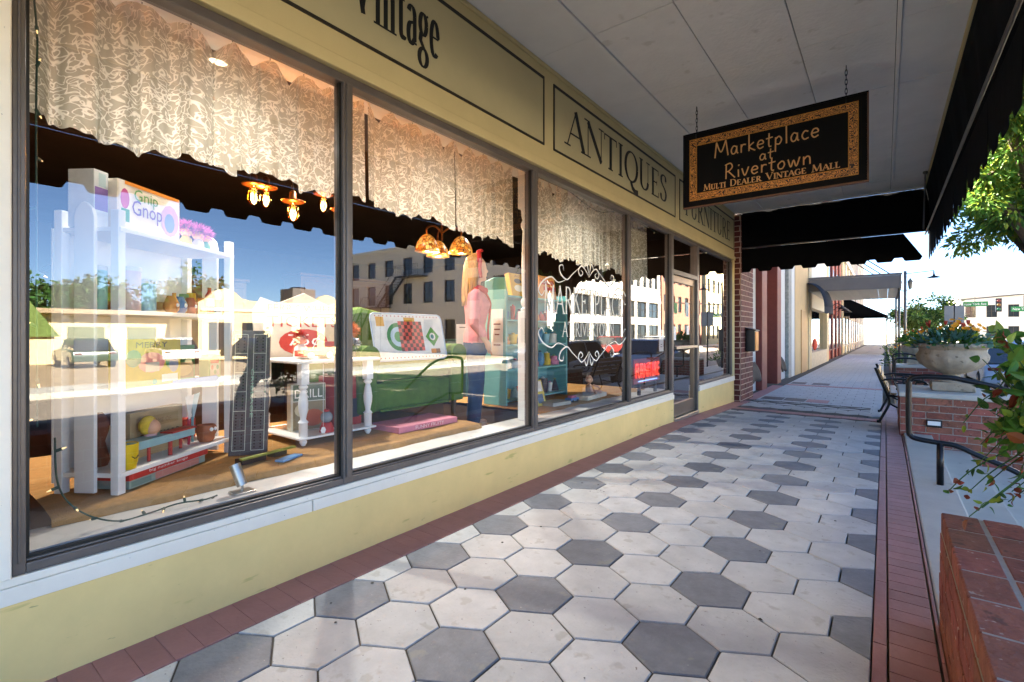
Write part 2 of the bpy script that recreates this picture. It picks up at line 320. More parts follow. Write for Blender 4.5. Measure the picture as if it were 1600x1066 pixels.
def lettering(text, O, U, V, N, h, width=None, thick=.17, thin=.05, small=None, hand=False, th=.0012, gap=.06, name='lettering', m=None, parent=None, center=None):
    """painted letters as thin raised strokes on the plane O + u*U + v*V"""
    O, U, V, N = map(Vector, (O, U, V, N)); B = MB(); x = 0; strokes = []
    words_first = True
    for ch in text:
        sc = 1.0
        if small and ch.isupper() is False and ch.upper() in SER and not hand: sc = small; gch = ch.upper()
        else: gch = ch
        adv, st = (HAND if hand else SER).get(gch, (.3, []))
        for sgm in st:
            if hand: strokes.append(('h', [(x + p[0], p[1]) for p in [tuple(q)[:2] for q in smoothp([(a, b, 0) for a, b in sgm], 6)]], 1))
            else: strokes.append((sgm[0], [(x + p[0]*sc, p[1]*sc) for p in sgm[1]], sc))
        x += adv * sc + gap
    x -= gap; sx = 1
    if width: sx = width / (x * h)
    off = -x*h*sx/2 if center else 0
    for i, (k, pts, sc) in enumerate(strokes):
        z = th * (1 + (i % 7) * .12)
        P = [Vector((p[0]*h*sx + off, p[1]*h, 0)) for p in pts]; tk = thick*h*(.85 + .15*sc) * min(sx, 1.15); tn = thin*h
        def rib(P, ws):
            vs = []
            for j, p in enumerate(P):
                d = P[min(j+1,len(P)-1)] - P[max(j-1,0)]; d.normalize(); n2 = Vector((-d.y, d.x, 0)) * ws[j] / 2
                for q in (p - n2, p + n2): vs.append(O + U*q.x + V*q.y + N*z)
            B.add(vs, [(2*j, 2*j+2, 2*j+3, 2*j+1) for j in range(len(P)-1)])
        if k == 's': rib([P[0]-Vector((tk*.95,0,0)), P[0]+Vector((tk*.95,0,0))], [tn*.9]*2)
        elif k == 'd': B.add([O+U*(P[0].x+math.cos(t*.628)*tk*.62)+V*(P[0].y+math.sin(t*.628)*tk*.62)+N*z for t in range(10)], [tuple(range(10))])
        elif k == 'h': rib(P, [tn]*len(P))
        else:
            if k == 'k': # keep stroke ends flat on the base line
                ws = [tk]*len(P)
            elif k == 't': ws = [tn]*len(P)
            else:
                ws = []
                for j in range(len(P)):
                    d = P[min(j+1,len(P)-1)] - P[max(j-1,0)]; d.normalize(); ws.append(tn + (tk*1.05 - tn) * abs(d.y)**1.6)
            rib(P, ws)
    return B.build(name, m or BLACKP, parent)
def sans(text, O, U, V, N, h, m, parent, name='lettering', width=None, center=True, th=.001):
    """plain printed capitals from the built-in letter shapes"""
    cu = bpy.data.curves.new('t', 'FONT'); cu.body = text; cu.size = 1; cu.resolution_u = 2
    t = bpy.data.objects.new('t', cu); me = bpy.data.meshes.new_from_object(t); bpy.data.objects.remove(t)
    xs = [v.co.x for v in me.vertices] or [0]; ys = [v.co.y for v in me.vertices] or [0]
    wd = max(xs) - min(xs) or 1; hh = max(ys) - min(ys) or 1; sy = h / hh; sx = (width / wd) if width else sy
    O, U, V, N = map(Vector, (O, U, V, N)); B = MB()
    cxo = (max(xs)+min(xs))/2 if center else min(xs)
    B.add([O + U*((v.co.x-cxo)*sx) + V*((v.co.y-min(ys))*sy) + N*th for v in me.vertices], [tuple(p.vertices) for p in me.polygons])
    bpy.data.meshes.remove(me); return B.build(name, m, parent)
def gz(y):
    """pavement level: flat by the shop, then falling gently"""
    if y < 6.5: return 0
    if y < 11: return -.13 * (y - 6.5) / 4.5
    return -.13 - .004 * (y - 11)
# ================================================================== ground, road, pavement
FX = -2.395                   # plane of the shop front
GRND = mat('dusty_ground', '8d8573', .95, .15, .3)
ASPH = mat('sun_bleached_asphalt', '8b8173', .9, .10, 2, .4, 60, speck=(30, .66, '8a847a'))
struct(MB().add([(-900,-900,-.52),(900,-900,-.52),(900,900,-.52),(-900,900,-.52)], [(0,1,2,3)]).build('ground', GRND))
struct(MB().add([(1.25,-120,-.46),(12.6,-120,-.46),(12.6,400,-.46),(1.25,400,-.46)], [(0,1,2,3)]).build('road', ASPH))
LOT = mat('tan_parking_lot', 'a28f72', .9, .1, 1, .3, 40)
struct(MB().add([(14.6,-60,-.44),(34,-60,-.44),(34,27,-.44),(14.6,27,-.44)], [(0,1,2,3)]).build('parking_lot', LOT))
rl = mat('road_paint', 'd8d2bf', .7, .1)
B = MB()
for k in range(-6, 30): B.add([(6.9,k*6,-.455),(7.02,k*6,-.455),(7.02,k*6+3,-.455),(6.9,k*6+3,-.455)], [(0,1,2,3)])
struct(B.build('road_marking', rl))
struct(MB().box(12.6,14.6,-60,300,-.52,-.31).build('far_pavement', CONC, bevel=.02))
struct(MB().box(12.45,12.6,-60,300,-.52,-.30).build('far_kerb', CONC, bevel=.02))

# the pavement base carries every paver
pav = struct(MB().sheet(1, 60, lambda u, v: Vector((FX-.4+u*2.585, -4+v*104, gz(-4+v*104)-.007))).build('sidewalk', GROUT))
SLAB = mat('worn_pavement_slab', '9d978b', .8, .1, 3, .2, 40, rnd=.05)
W, PI_, HALF = .331, .279, .1655
def clip(poly, x, keep_gt):
    out = []
    for i, p in enumerate(poly):
        q = poly[(i+1) % len(poly)]; a = p[0] > x if keep_gt else p[0] < x; b = q[0] > x if keep_gt else q[0] < x
        if a: out.append(p)
        if a != b: t = (x - p[0]) / (q[0] - p[0]); out.append((x, p[1] + (q[1]-p[1])*t))
    return out
XL, XR = -2.15, -.042
def hexpoly(cx, g=.004):
    s = PI_ / 1.5
    return [(cx, s-g), (cx+HALF-g, s/2-g*.5), (cx+HALF-g, -s/2+g*.5), (cx, -s+g), (cx-HALF+g, -s/2+g*.5), (cx-HALF+g, s/2-g*.5)]
def hexmesh(cx, ccx):
    p = hexpoly(cx); p = clip(p, XL+.003, True); p = clip(p, XR-.003, False)
    if len(p) < 3: return None
    xs = [q[0] for q in p]
    if max(xs) - min(xs) < .02: return None
    mx, my = sum(xs)/len(p), sum(q[1] for q in p)/len(p); n = len(p)
    ins = [(q[0]+(mx-q[0])*.022, q[1]+(my-q[1])*.022) for q in p]
    B = MB(); B.add([(q[0]-ccx, q[1], -.03) for q in p]+[(q[0]-ccx, q[1], -.004) for q in p]+[(q[0]-ccx, q[1], 0) for q in ins],
        [tuple(range(2*n, 3*n))] + [(i,(i+1)%n,n+(i+1)%n,n+i) for i in range(n)] + [(n+i,n+(i+1)%n,2*n+(i+1)%n,2*n+i) for i in range(n)])
    return B
HX0, HY0 = -2.005, 1.372
YBAND = 9.15
cache = {}; cnt = 0; far = {0: MB(), 1: MB()}
rr = random.Random(3)
spots = []
for j in range(-5, 150):
    y = HY0 + j * PI_
    if YBAND - .14 < y < YBAND + .62: continue
    for i in range(-1, 8):
        cx = HX0 + i * W + (HALF if j % 2 else 0)
        dark = (j % 2 == 0 and i % 2 == 0)
        if y > YBAND: dark = False
        spots.append((y, i, j % 2, cx, dark))
for y, i, par, cx, dark in spots:
    if y < YBAND:
        key = (i, par, dark)
        if key not in cache:
            b = hexmesh(cx, cx)
            if b is None: cache[key] = None
            else:
                b.v = [Vector((v.x + cx, v.y, v.z)) for v in b.v]
                o = b.build('hex_paver', HEXD if dark else HEXL, pav); me = o.data
                for v in me.vertices: v.co += ORG[pav.name] - Vector((cx, 0, 0))
                cache[key] = me; bpy.data.objects.remove(o)
        me = cache[key]
        if me is None: continue
        o = bpy.data.objects.new('hex_paver', me); COL.objects.link(o); o.parent = pav
        o.location = Vector((cx, y, gz(y) + rr.uniform(-.0012, .0012))) - ORG[pav.name]
        sl = (gz(y+.14) - gz(y-.14)) / .28
        o.rotation_euler = (math.atan(sl) + rr.uniform(-.003,.003), rr.uniform(-.003,.003), 0); cnt += 1
    else:
        b = hexmesh(cx, 0)
        if b: far[0].add([(v.x, v.y + y, v.z + gz(y)) for v in b.v], b.f)
for k in range(30):
    ya = 43.1 + k*1.8
    for a, b_ in ((XL+.01, -1.11), (-1.10, XR)): MB().box(a, b_, ya+.004, ya+1.796, gz(ya+.9)-.03, gz(ya+.9)+.006).build('concrete_slab', SLAB, pav)
fo = far[0].build('far_paver', HEXL, pav); fo['kind'] = 'stuff'
# red stamped strips: soldier bricks along the wall, along the steps and across
def strip(x0, x1, y0, y1, pitch, m, jt=.0022, zoff=.001):
    n = int(round((y1 - y0) / pitch)); src = None
    for k in range(n):
        ya = y0 + k * pitch; yc = ya + pitch/2
        if src is None:
            b = MB().box(x0+.003, x1-.003, ya+jt, ya+pitch-jt, gz(yc)-.03, gz(yc)+zoff); src = b.build('stamped_brick', m, pav, bevel=.0015)
            for v in src.data.vertices: v.co += ORG[pav.name] - Vector((0, yc, gz(yc)))
            src.location = Vector((0, yc, gz(yc))) - ORG[pav.name]
        else:
            o = src.copy(); COL.objects.link(o); o.location = Vector((0, yc, gz(yc) + rr.uniform(-.0008,.0008))) - ORG[pav.name]
            o.rotation_euler = (math.atan((gz(yc+.1)-gz(yc-.1))/.2), 0, 0)
strip(FX-.01, XL, .3, 14.7, .10, STRIP, jt=.0006)
strip(.01, .165, .6, 12.2, .105, STRIP2)
strip(XR, .008, .6, 12.2, .62, STRIP2)
strip(.168, .185, .6, 12.2, .62, STRIP2)
B = MB()
for k in range(21): B.box(XL+.004+k*.1, XL+.1+k*.1-.001, YBAND+.06, YBAND+.30, gz(YBAND+.2)-.03, gz(YBAND+.2)+.002)
for k in range(14): B.box(XL+.004+k*.15, XL+.15+k*.15-.002, 15.0, 15.3, gz(15.2)-.03, gz(15.2)+.004)
o = B.build('band_brick', STRIP, pav); o['kind'] = 'stuff'
DKP = mat('wet_dark_paver', '4b3f3c', .5, .2, 8)
for (a, b_, c, d, mm) in ((-2.12,-1.45,YBAND-.13+.0,YBAND+.05,DKP), (-2.1,-1.5,YBAND+.33,YBAND+.55,DKP), (-2.1,-1.7,11.4,11.9,DKP), (-1.68,-1.3,11.4,11.9,DKP), (-1.28,-.9,11.4,11.9,STRIP), (-2.1,-1.75,15.5,16.1,DKP), (-1.6,-1.2,15.5,16.1,DKP)):
    MB().box(a, b_, c, d, gz((c+d)/2)-.03, gz((c+d)/2)+.003).build('dark_paver', mm, pav, bevel=.003)
# gum spots and leaves trodden into the pavement
GUM = mat('old_gum_spot', '3a3732', .8, .2)
B = MB()
for k in range(70):
    x, y = rr.uniform(-2.05,-.1), rr.uniform(1, 8.5); r = rr.choice((.004,.006,.007,.010))
    B.add([(x+r*rr.uniform(.7,1.1)*math.cos(t*.7854), y+r*rr.uniform(.6,1.2)*math.sin(t*.7854), gz(y)+.0022) for t in range(8)], [tuple(range(8))])
o = B.build('gum_spot', GUM, pav); o['kind'] = 'stuff'

# ================================================================== steps down to the street
st = struct(MB().box(.186,.46,2.78,7.9,-.5,-.003).build('concrete_step', CONC, bevel=.012))
struct(MB().box(.461,.79,2.78,7.9,-.5,-.16).build('concrete_step', CONC, bevel=.012))
struct(MB().box(.791,1.25,2.78,7.9,-.5,-.31).build('concrete_step', CONC, bevel=.012))
struct(MB().box(.186,1.25,9.0,16.4,-.5,-.15).build('planter_terrace', CONC, bevel=.012))
struct(MB().box(.186,1.25,17.6,90,-.5,-.19).build('planter_terrace', CONC, bevel=.012))

# ================================================================== antique shop front
shop = thing('antique_storefront', (FX, 5, 0), 'mustard yellow shop front with big display windows and painted ANTIQUES and FURNITURE panels', 'storefront')
def part(name, m, fn, parent=None, **k):
    B = MB(); fn(B); return B.build(name, m, parent or shop, **k)
SILL0, SILL1 = .315, .405
part('bulkhead', YEL, lambda B: B.box(FX-.16, FX, -1.5, 6.93, -.05, SILL0), bevel=.006)
part('bulkhead', YEL, lambda B: B.box(FX-.16, FX, 8.09, 10.43, -.3, SILL0), bevel=.006)
part('sill', WHITE, lambda B: (B.box(FX-.02, FX+.012, -1.5, 1.395, SILL0, SILL1-.03), B.box(FX-.16, FX+.004, -1.5, 6.9, SILL1-.03, SILL1)), bevel=.004)
part('sill', WHITE, lambda B: B.box(FX-.02, FX+.012, 1.4, 6.92, SILL0, SILL1-.03), bevel=.004)
part('sill', WHITE, lambda B: B.box(FX-.16, FX+.018, 8.1, 10.42, SILL0, SILL1), bevel=.006)
part('corner_casing', WHITE, lambda B: B.box(FX-.1, FX+.02, .12, .286, SILL1, 2.70), bevel=.006)
part('corner_casing', HEAD, lambda B: B.box(FX-.1, FX+.01, -1.5, .118, SILL1, 2.70), bevel=.006)
part('end_casing', HEAD, lambda B: B.box(FX-.1, FX+.01, 10.27, 10.43, SILL1, 2.70), bevel=.006)
# header with three framed name panels
part('header', HEAD, lambda B: B.box(FX-.16, FX, -1.5, 10.45, 2.78, 3.66), bevel=.004)
part('header_moulding', HEAD, lambda B: B.box(FX-.05, FX+.02, -1.5, 10.46, 2.705, 2.778), bevel=.006)
part('header_moulding', BRONZE, lambda B: B.box(FX-.10, FX-.012, .30, 10.3, 2.655, 2.704), bevel=.004)
part('cornice_bead', HEAD, lambda B: B.box(FX, FX+.02, -1.5, 10.45, 3.60, 3.632), bevel=.006)
for y0, y1 in ((-1.2, 3.576), (3.764, 6.962), (7.181, 10.376)):
    p = part('name_panel', PANEL, lambda B: B.box(FX-.02, FX+.004, y0, y1, 2.93, 3.49))
    def fr(B, g=.018, y0=y0, y1=y1):
        B.box(FX, FX+.008, y0-g, y1+g, 2.93-g, 2.93); B.box(FX, FX+.008, y0-g, y1+g, 3.49, 3.49+g*1.4); B.box(FX, FX+.008, y0-g, y0, 2.93, 3.49); B.box(FX, FX+.008, y1, y1+g, 2.93, 3.49)
    part('panel_outline', GREENOL, fr, p)
UV = ((0,1,0), (0,0,1), (1,0,0))
lettering('Vintage', (FX+.004, 1.64, 3.085), *UV, .40, width=.68, thick=.175, thin=.035, parent=shop, gap=.02)
lettering('ANTIQUES', (FX+.004, 3.98, 3.045), *UV, .355, width=2.66, thick=.15, parent=shop)
lettering('FURNITURE', (FX+.004, 7.42, 3.045), *UV, .355, width=2.68, thick=.15, parent=shop)
# metal frames
posts = [(.288,.324), (1.59,1.65), (3.44,3.51), (5.41,5.465), (6.83,6.90), (10.2,10.262)]
for a, b_ in posts:
    part('mullion', BRONZE, lambda B: (B.box(FX-.10, FX-.004, a, b_, SILL1, 2.66), B.box(FX-.004, FX+.006, a+.014, b_-.014, SILL1+.04, 2.65)), bevel=.004)
for a, b_ in ((.324,1.59),(1.65,3.44),(3.51,5.41),(5.465,6.83),(8.15,10.2)):
    part('bottom_rail', BRONZE, lambda B: (B.box(FX-.09, FX-.006, a, b_, SILL1, SILL1+.035), B.box(FX-.075, FX-.02, a, b_, SILL1+.036, SILL1+.045)), bevel=.004)
    part('window_pane', GLASS, lambda B: B.add([(FX-.045,a-.01,SILL1+.03),(FX-.045,b_+.01,SILL1+.03),(FX-.045,b_+.01,2.69),(FX-.045,a-.01,2.69)], [(0,1,2,3)]))
    part('glazing_gasket', BLACKP, lambda B: (B.box(FX-.05, FX-.03, a, b_, SILL1+.045, SILL1+.055), B.box(FX-.05, FX-.03, a, a+.012, SILL1+.055, 2.655), B.box(FX-.05, FX-.03, b_-.012, b_, SILL1+.055, 2.655)))
# door with transom
door = part('door', mat('aluminium_door', '7b6a58', .35, .1, 6, metal=.5), lambda B: (B.box(FX-.09, FX-.04, 6.94, 7.03, .03, 2.10), B.box(FX-.09, FX-.04, 7.95, 8.04, .03, 2.10), B.box(FX-.09, FX-.04, 7.03, 7.95, .03, .22), B.box(FX-.09, FX-.04, 7.03, 7.95, 2.0, 2.10)), bevel=.004)
part('door_pane', GLASS, lambda B: B.add([(FX-.065,7.02,.21),(FX-.065,7.96,.21),(FX-.065,7.96,2.01),(FX-.065,7.02,2.01)], [(0,1,2,3)]), door)
part('push_bar', mat('brushed_steel', 'b3aca0', .3, .05, metal=.9), lambda B: (B.box(FX-.02, FX+.02, 7.0, 7.98, 1.02, 1.06), B.box(FX-.045, FX-.02, 7.03, 7.06, 1.025, 1.055), B.box(FX-.045, FX-.02, 7.92, 7.95, 1.025, 1.055)), door, bevel=.003)
part('door_frame', BRONZE, lambda B: (B.box(FX-.11, FX-.002, 6.90, 6.938, -.0, 2.655), B.box(FX-.11, FX-.002, 8.042, 8.14, -.04, 2.655), B.box(FX-.11, FX-.002, 6.938, 8.042, 2.102, 2.17)), bevel=.004)
part('transom_pane', GLASS, lambda B: B.add([(FX-.06,6.93,2.16),(FX-.06,8.05,2.16),(FX-.06,8.05,2.67),(FX-.06,6.93,2.67)], [(0,1,2,3)]))
part('threshold', mat('brushed_steel', 'b3aca0'), lambda B: B.box(FX-.12, FX+.02, 6.94, 8.06, -.03, .02), bevel=.004)
for k, (yy, zz, hh, ww, cc) in enumerate(((7.14,1.25,.2,.13,WHITEP),(7.72,1.62,.22,.14,mat('pale_blue_paper','b9cdd0')),(7.75,1.30,.14,.12,WHITEP),(7.2,1.62,.16,.12,mat('green_paper','5f9a62')))):
    part('door_notice', cc, lambda B: B.box(FX-.0635, FX-.0625, yy-ww/2, yy+ww/2, zz-hh/2, zz+hh/2), door)
# white lettering and scrolls on the third pane
GLW = mat('white_window_paint', 'ece6d6', .5, .05)
gx = FX-.043
lettering('MARKETPLACE', (gx, 3.66, 1.44), *UV, .26, width=1.66, thick=.09, thin=.05, m=GLW, parent=shop, name='window_lettering')
lettering('AT RIVERTOWN', (gx, 3.98, 1.22), *UV, .14, width=1.1, thick=.09, thin=.05, m=GLW, parent=shop, name='window_lettering')
def scroll(zc, flip):
    B = MB()
    paths = []
    for sgn in (-1, 1):
        P = [(0,.0),(.08,.07),(.16,.10),(.22,.05),(.18,.0),(.13,.03),(.17,.06)]; paths.append([(sgn*a, b) for a, b in P])
        P = [(.2,.08),(.34,.0),(.44,-.06),(.55,-.02),(.58,.05),(.52,.07),(.5,.02)]; paths.append([(sgn*a, b) for a, b in P])
        P = [(.45,-.06),(.6,-.1),(.72,-.06),(.86,-.11),(.93,-.19),(.88,-.24),(.83,-.19)]; paths.append([(sgn*a, b) for a, b in P])
        P = [(0,.02),(.05,.14),(.1,.08)]; paths.append([(sgn*a, b) for a, b in P])
    for i, p in enumerate(paths):
        q = smoothp([(0, a, b) for a, b in p], 6); n = len(q); vs = []
        for j, c in enumerate(q):
            d = q[min(j+1,n-1)] - q[max(j-1,0)]; d.normalize(); wv = .0055 * (.35 + math.sin(math.pi*min(j/(n-1),1)))
            nn = Vector((0, -d.z, d.y)) * wv
            for e in (c-nn, c+nn): vs.append((gx+.0012+.0002*i, 4.5+e.y, zc + flip*e.z))
        B.add(vs, [(2*j,2*j+2,2*j+3,2*j+1) for j in range(n-1)])
    B.build('window_scroll', GLW, shop)
scroll(1.83, 1); scroll(1.06, -1)
# building shell: walls, roof, dark shop floor and ceiling
INT = mat('dark_shop_wall', '4a3f36', .9, .2, 1.5); INTF = mat('shop_floor_boards', '5b4a3a', .6, .2, 2, stretch=(1, 8, 1))
part('upper_wall', mat('cream_stucco', 'b9ad8b', .9, .08, 3, .3, 40), lambda B: B.box(FX-.3, FX-.002, -14, 10.44, 3.70, 7.1))
part('rear_wall', INT, lambda B: B.box(-12.3, -12, -14, 10.44, -.3, 6.8))
part('side_wall', INT, lambda B: B.box(-12, FX-.17, -2.0, -1.8, -.3, 6.8)); part('side_wall', INT, lambda B: B.box(-12, FX-.17, 10.24, 10.44, -.3, 6.8))
part('roof', INT, lambda B: B.box(-12, FX-.31, -14, 10.44, 6.6, 6.78))
part('inside_ceiling', INT, lambda B: B.box(-12, FX-.17, -1.8, 10.23, 3.25, 3.4))
part('inside_floor', INTF, lambda B: B.box(-12, FX-.17, -1.8, 10.23, -.2, .0))
part('left_wall', YEL, lambda B: B.box(FX-.16, FX-.005, -14, -1.51, -.1, 3.69))
part('window_soffit', SHELFW, lambda B: B.box(FX-.52, FX-.17, .3, 6.9, 2.80, 2.86))
part('soffit_batten', mat('raw_pine', 'b5804e', .6, .2, 4, stretch=(8,.5,8)), lambda B: B.box(FX-.215, FX-.175, .3, 3.3, 2.74, 2.798))
part('inner_ledge', mat('scuffed_white_ledge', 'cfcdc6', .5, .08, 6, .2, 30, speck=(18,.68,'9b978c')), lambda B: B.box(FX-.36, FX-.095, .3, 6.88, .36, .452))

# ================================================================== covered walk: ceiling and black awning
cl = thing('walkway_canopy', (-.9, 5, 3.634), 'off white panelled canopy ceiling over the pavement', 'canopy')
TIN = mat('pressed_tin_ceiling', 'edeae2', .55, .05, 3, .6, 26, speck=(5, .64, 'dedacf'))
CZ = 3.634
xs = [-1.855, -1.213, -.571, .072]; src = None
y = -2.6
while y < 10.3:
    y1 = min(y + 1.22, 10.36)
    for a, b_ in zip(xs[:-1], xs[1:]):
        MB().box(a+.003, b_-.003, y+.003, y1-.003, CZ+.004, CZ+.03).build('ceiling_panel', TIN, cl, bevel=.004)
    MB().box(FX+.003, -1.885, y+.0015, y1-.0015, CZ+.002, CZ+.03).build('border_board', CEIL, cl, bevel=.002)
    MB().box(.105, .50, y+.0015, y1-.0015, CZ+.002, CZ+.03).build('border_board', CEIL, cl, bevel=.002)
    y = y1
MB().box(-1.884, -1.856, -2.6, 10.36, CZ-.012, CZ+.03).build('ceiling_moulding', CEIL, cl, bevel=.005)
MB().box(.073, .104, -2.6, 10.36, CZ-.012, CZ+.03).build('ceiling_moulding', CEIL, cl, bevel=.005)
MB().box(FX+.003, .50, 10.361, 10.46, CZ-.004, CZ+.03).build('ceiling_moulding', CEIL, cl, bevel=.005)
MB().box(.501, .525, -2.6, 10.47, CZ-.01, CZ+.04).build('edge_trim', HEAD, cl, bevel=.003)
MB().box(FX+.003, .54, -2.6, 10.47, CZ+.031, CZ+.18).build('canopy_deck', BLACKF, cl)
aw = thing('black_awning', (.53, 5, 2.5), 'black canvas awning with a battlement edge hanging round the canopy', 'awning')
def drop(name, P0, dirv, length, out, n0):
    """hanging canvas: upper skirt to the bar, then a tabbed valance"""
    P0, dirv, out = Vector(P0), Vector(dirv), Vector(out)
    def fn(u, v):
        s = u*length; wv = .012*math.sin(s*7.3)+.008*math.sin(s*17+1); return P0 + dirv*s + out*(.06*v*(1-v) + wv*v*(1-v)*3 + .05*v) + Vector((0,0,-.70*v))
    MB().sheet(int(length*10), 6, fn).build('skirt', BLACKF, aw, smooth=True, solid=.004)
    B = MB(); per = .37; n = int(length/per)+1
    for k in range(n):
        s0 = k*per
        poly = [(0,0),(0,-.43),(.012,-.455),(.03,-.465),(.205,-.465),(.223,-.455),(.235,-.43),(.24,-.42),(.25,-.405),(.355,-.405),(.366,-.42),(.37,-.43) ,(.37,0)]
        poly = [(p, q) for p, q in poly if s0+p <= length+.001]
        if len(poly) < 6: continue
        sw = .006*math.sin(k*2.1)
        vs = [P0 + dirv*(s0+p) + out*(.05 + sw*(-q)) + Vector((0,0,-.705+q)) for p, q in poly]
        # fan of strips so the outline stays flat and tabbed
        B.add(vs, [tuple(range(len(vs)))])
    B.build('valance', BLACKF, aw, solid=.003)
drop('side', (.53, -2.6, CZ-.0), (0,1,0), 13.5, (1,0,0), 0)
drop('end', (FX+.05, 10.48, CZ+.0), (1,0,0), 2.93, (0,1,0), 0)
STEEL = mat('galvanised_tube', '77726a', .4, .1, 8, metal=.8)
MB().tube([(.545,-2.6,CZ-.69),(.545,10.9,CZ-.69)], .014, 8).build('awning_bar', STEEL, aw, smooth=True)
MB().tube([(FX+.05,10.52,CZ-.69),(.545,10.52,CZ-.69)], .014, 8).build('awning_bar', STEEL, aw, smooth=True)
MB().tube([(.47,9.4,CZ-.02),(.5,10.45,CZ-.67)], .012, 8).build('awning_brace', STEEL, aw, smooth=True)
MB().tube([(.47,1.2,CZ-.02),(.53,2.0,CZ-.67)], .012, 8).build('awning_brace', STEEL, aw, smooth=True)
MB().ball((.47,9.4,CZ-.015), .03).build('brace_bracket', STEEL, aw, smooth=True)
# hanging sign
SY = 5.25
sg = thing('hanging_sign', (-.912, SY, 2.588), 'black hanging sign with gold scroll border and tan handwritten lettering hung from the canopy', 'sign')
SB = mat('black_sign_board', '0d0a09', .6, .2, 5, spec=.15)
MB().box(-1.70, -.124, SY, SY+.035, 2.588, 3.347).build('board', SB, sg, bevel=.004)
rim = mat('sign_edge_wood', '6b4a33', .6, .2, 6)
MB().box(-1.712, -.112, SY-.006, SY+.041, 2.574, 2.587).build('edge', rim, sg); MB().box(-1.712, -.112, SY-.006, SY+.041, 3.348, 3.361).build('edge', SB, sg)
MB().box(-1.712, -1.701, SY-.006, SY+.041, 2.588, 3.347).build('edge', SB, sg); MB().box(-.123, -.112, SY-.006, SY+.041, 2.588, 3.347).build('edge', rim, sg)
def gold():
    m = bpy.data.materials.new('gold_scroll_border'); m.use_nodes = True; n = m.node_tree.nodes; l = m.node_tree.links; b = n['Principled BSDF']
    tc = n.new('ShaderNodeTexCoord'); no = n.new('ShaderNodeTexNoise'); no.inputs['Scale'].default_value = 24; no.inputs['Detail'].default_value = 0; no.inputs['Distortion'].default_value = 1.2; l.new(tc.outputs['Object'], no.inputs[0])
    a = n.new('ShaderNodeMath'); a.operation = 'MULTIPLY'; a.inputs[1].default_value = 5; l.new(no.outputs[0], a.inputs[0]); f = n.new('ShaderNodeMath'); f.operation = 'FRACT'; l.new(a.outputs[0], f.inputs[0])
    r = n.new('ShaderNodeValToRGB'); r.color_ramp.elements[0].position = .38; r.color_ramp.elements[0].color = lin('2a1509'); r.color_ramp.elements[1].position = .52; r.color_ramp.elements[1].color = lin('dc9440'); l.new(f.outputs[0], r.inputs[0])
    l.new(r.outputs[0], b.inputs['Base Color']); b.inputs['Roughness'].default_value = .45; return m
GS = gold(); bw = .075; x0, x1, z0, z1 = -1.645, -.185, 2.645, 3.292
for k, (a, b_, c, d) in enumerate(((x0,x1,z0,z0+bw),(x0,x1,z1-bw,z1),(x0,x0+bw,z0+bw,z1-bw),(x1-bw,x1,z0+bw,z1-bw))):
    MB().box(a, b_, SY-.003, SY-.0005, c, d).build('gold_border', GS, sg)
def fline(B, a, b_, c, d, t=.006):
    B.box(a, b_, SY-.005, SY-.0032, c, c+t); B.box(a, b_, SY-.005, SY-.0032, d-t, d); B.box(a, a+t, SY-.005, SY-.0032, c+t, d-t); B.box(b_-t, b_, SY-.005, SY-.0032, c+t, d-t)
B = MB(); fline(B, x0, x1, z0, z1); fline(B, x0+bw-.006, x1-bw+.006, z0+bw-.006, z1-bw+.006); B.build('border_line', GOLD, sg)
UX = ((1,0,0), (0,0,1), (0,-1,0)); sx = -.915
lettering('Marketplace', (sx-.02, SY, 3.05), *UX, .165, width=.92, thin=.075, hand=True, m=TAN, parent=sg, center=True)
lettering('at', (sx+.0, SY, 2.935), *UX, .12, width=.13, thin=.09, hand=True, m=TAN, parent=sg, center=True)
lettering('Rivertown', (sx, SY, 2.815), *UX, .155, width=.76, thin=.078, hand=True, m=TAN, parent=sg, center=True)
for wd_, wx, ww in (('Multi',-1.50,.215),('Dealer',-1.245,.285),('Vintage',-.915,.335),('Mall',-.535,.215)): lettering(wd_, (wx, SY, 2.735), *UX, .066, width=ww, thick=.17, thin=.08, small=.78, m=TAN, parent=sg)
for cxx in (-1.577, -.276):
    B = MB(); n = 7
    for k in range(n):
        zz = 3.347 + (CZ+.003-3.347)*(k+.5)/n; hh = (CZ-3.347)/n*.72
        pts = [(cxx + (.009*math.cos(t*math.pi/5) if k%2 else 0), SY+.017 + (0 if k%2 else .009*math.cos(t*math.pi/5)), zz + hh*math.sin(t*math.pi/5)) for t in range(11)]
        B.tube(pts, .0028, 5, cap=False)
    B.tube([(cxx,SY+.017,3.36),(cxx,SY-.006,3.34),(cxx,SY-.006,3.30)], .005, 6)
    B.build('chain', IRON, sg, smooth=True)
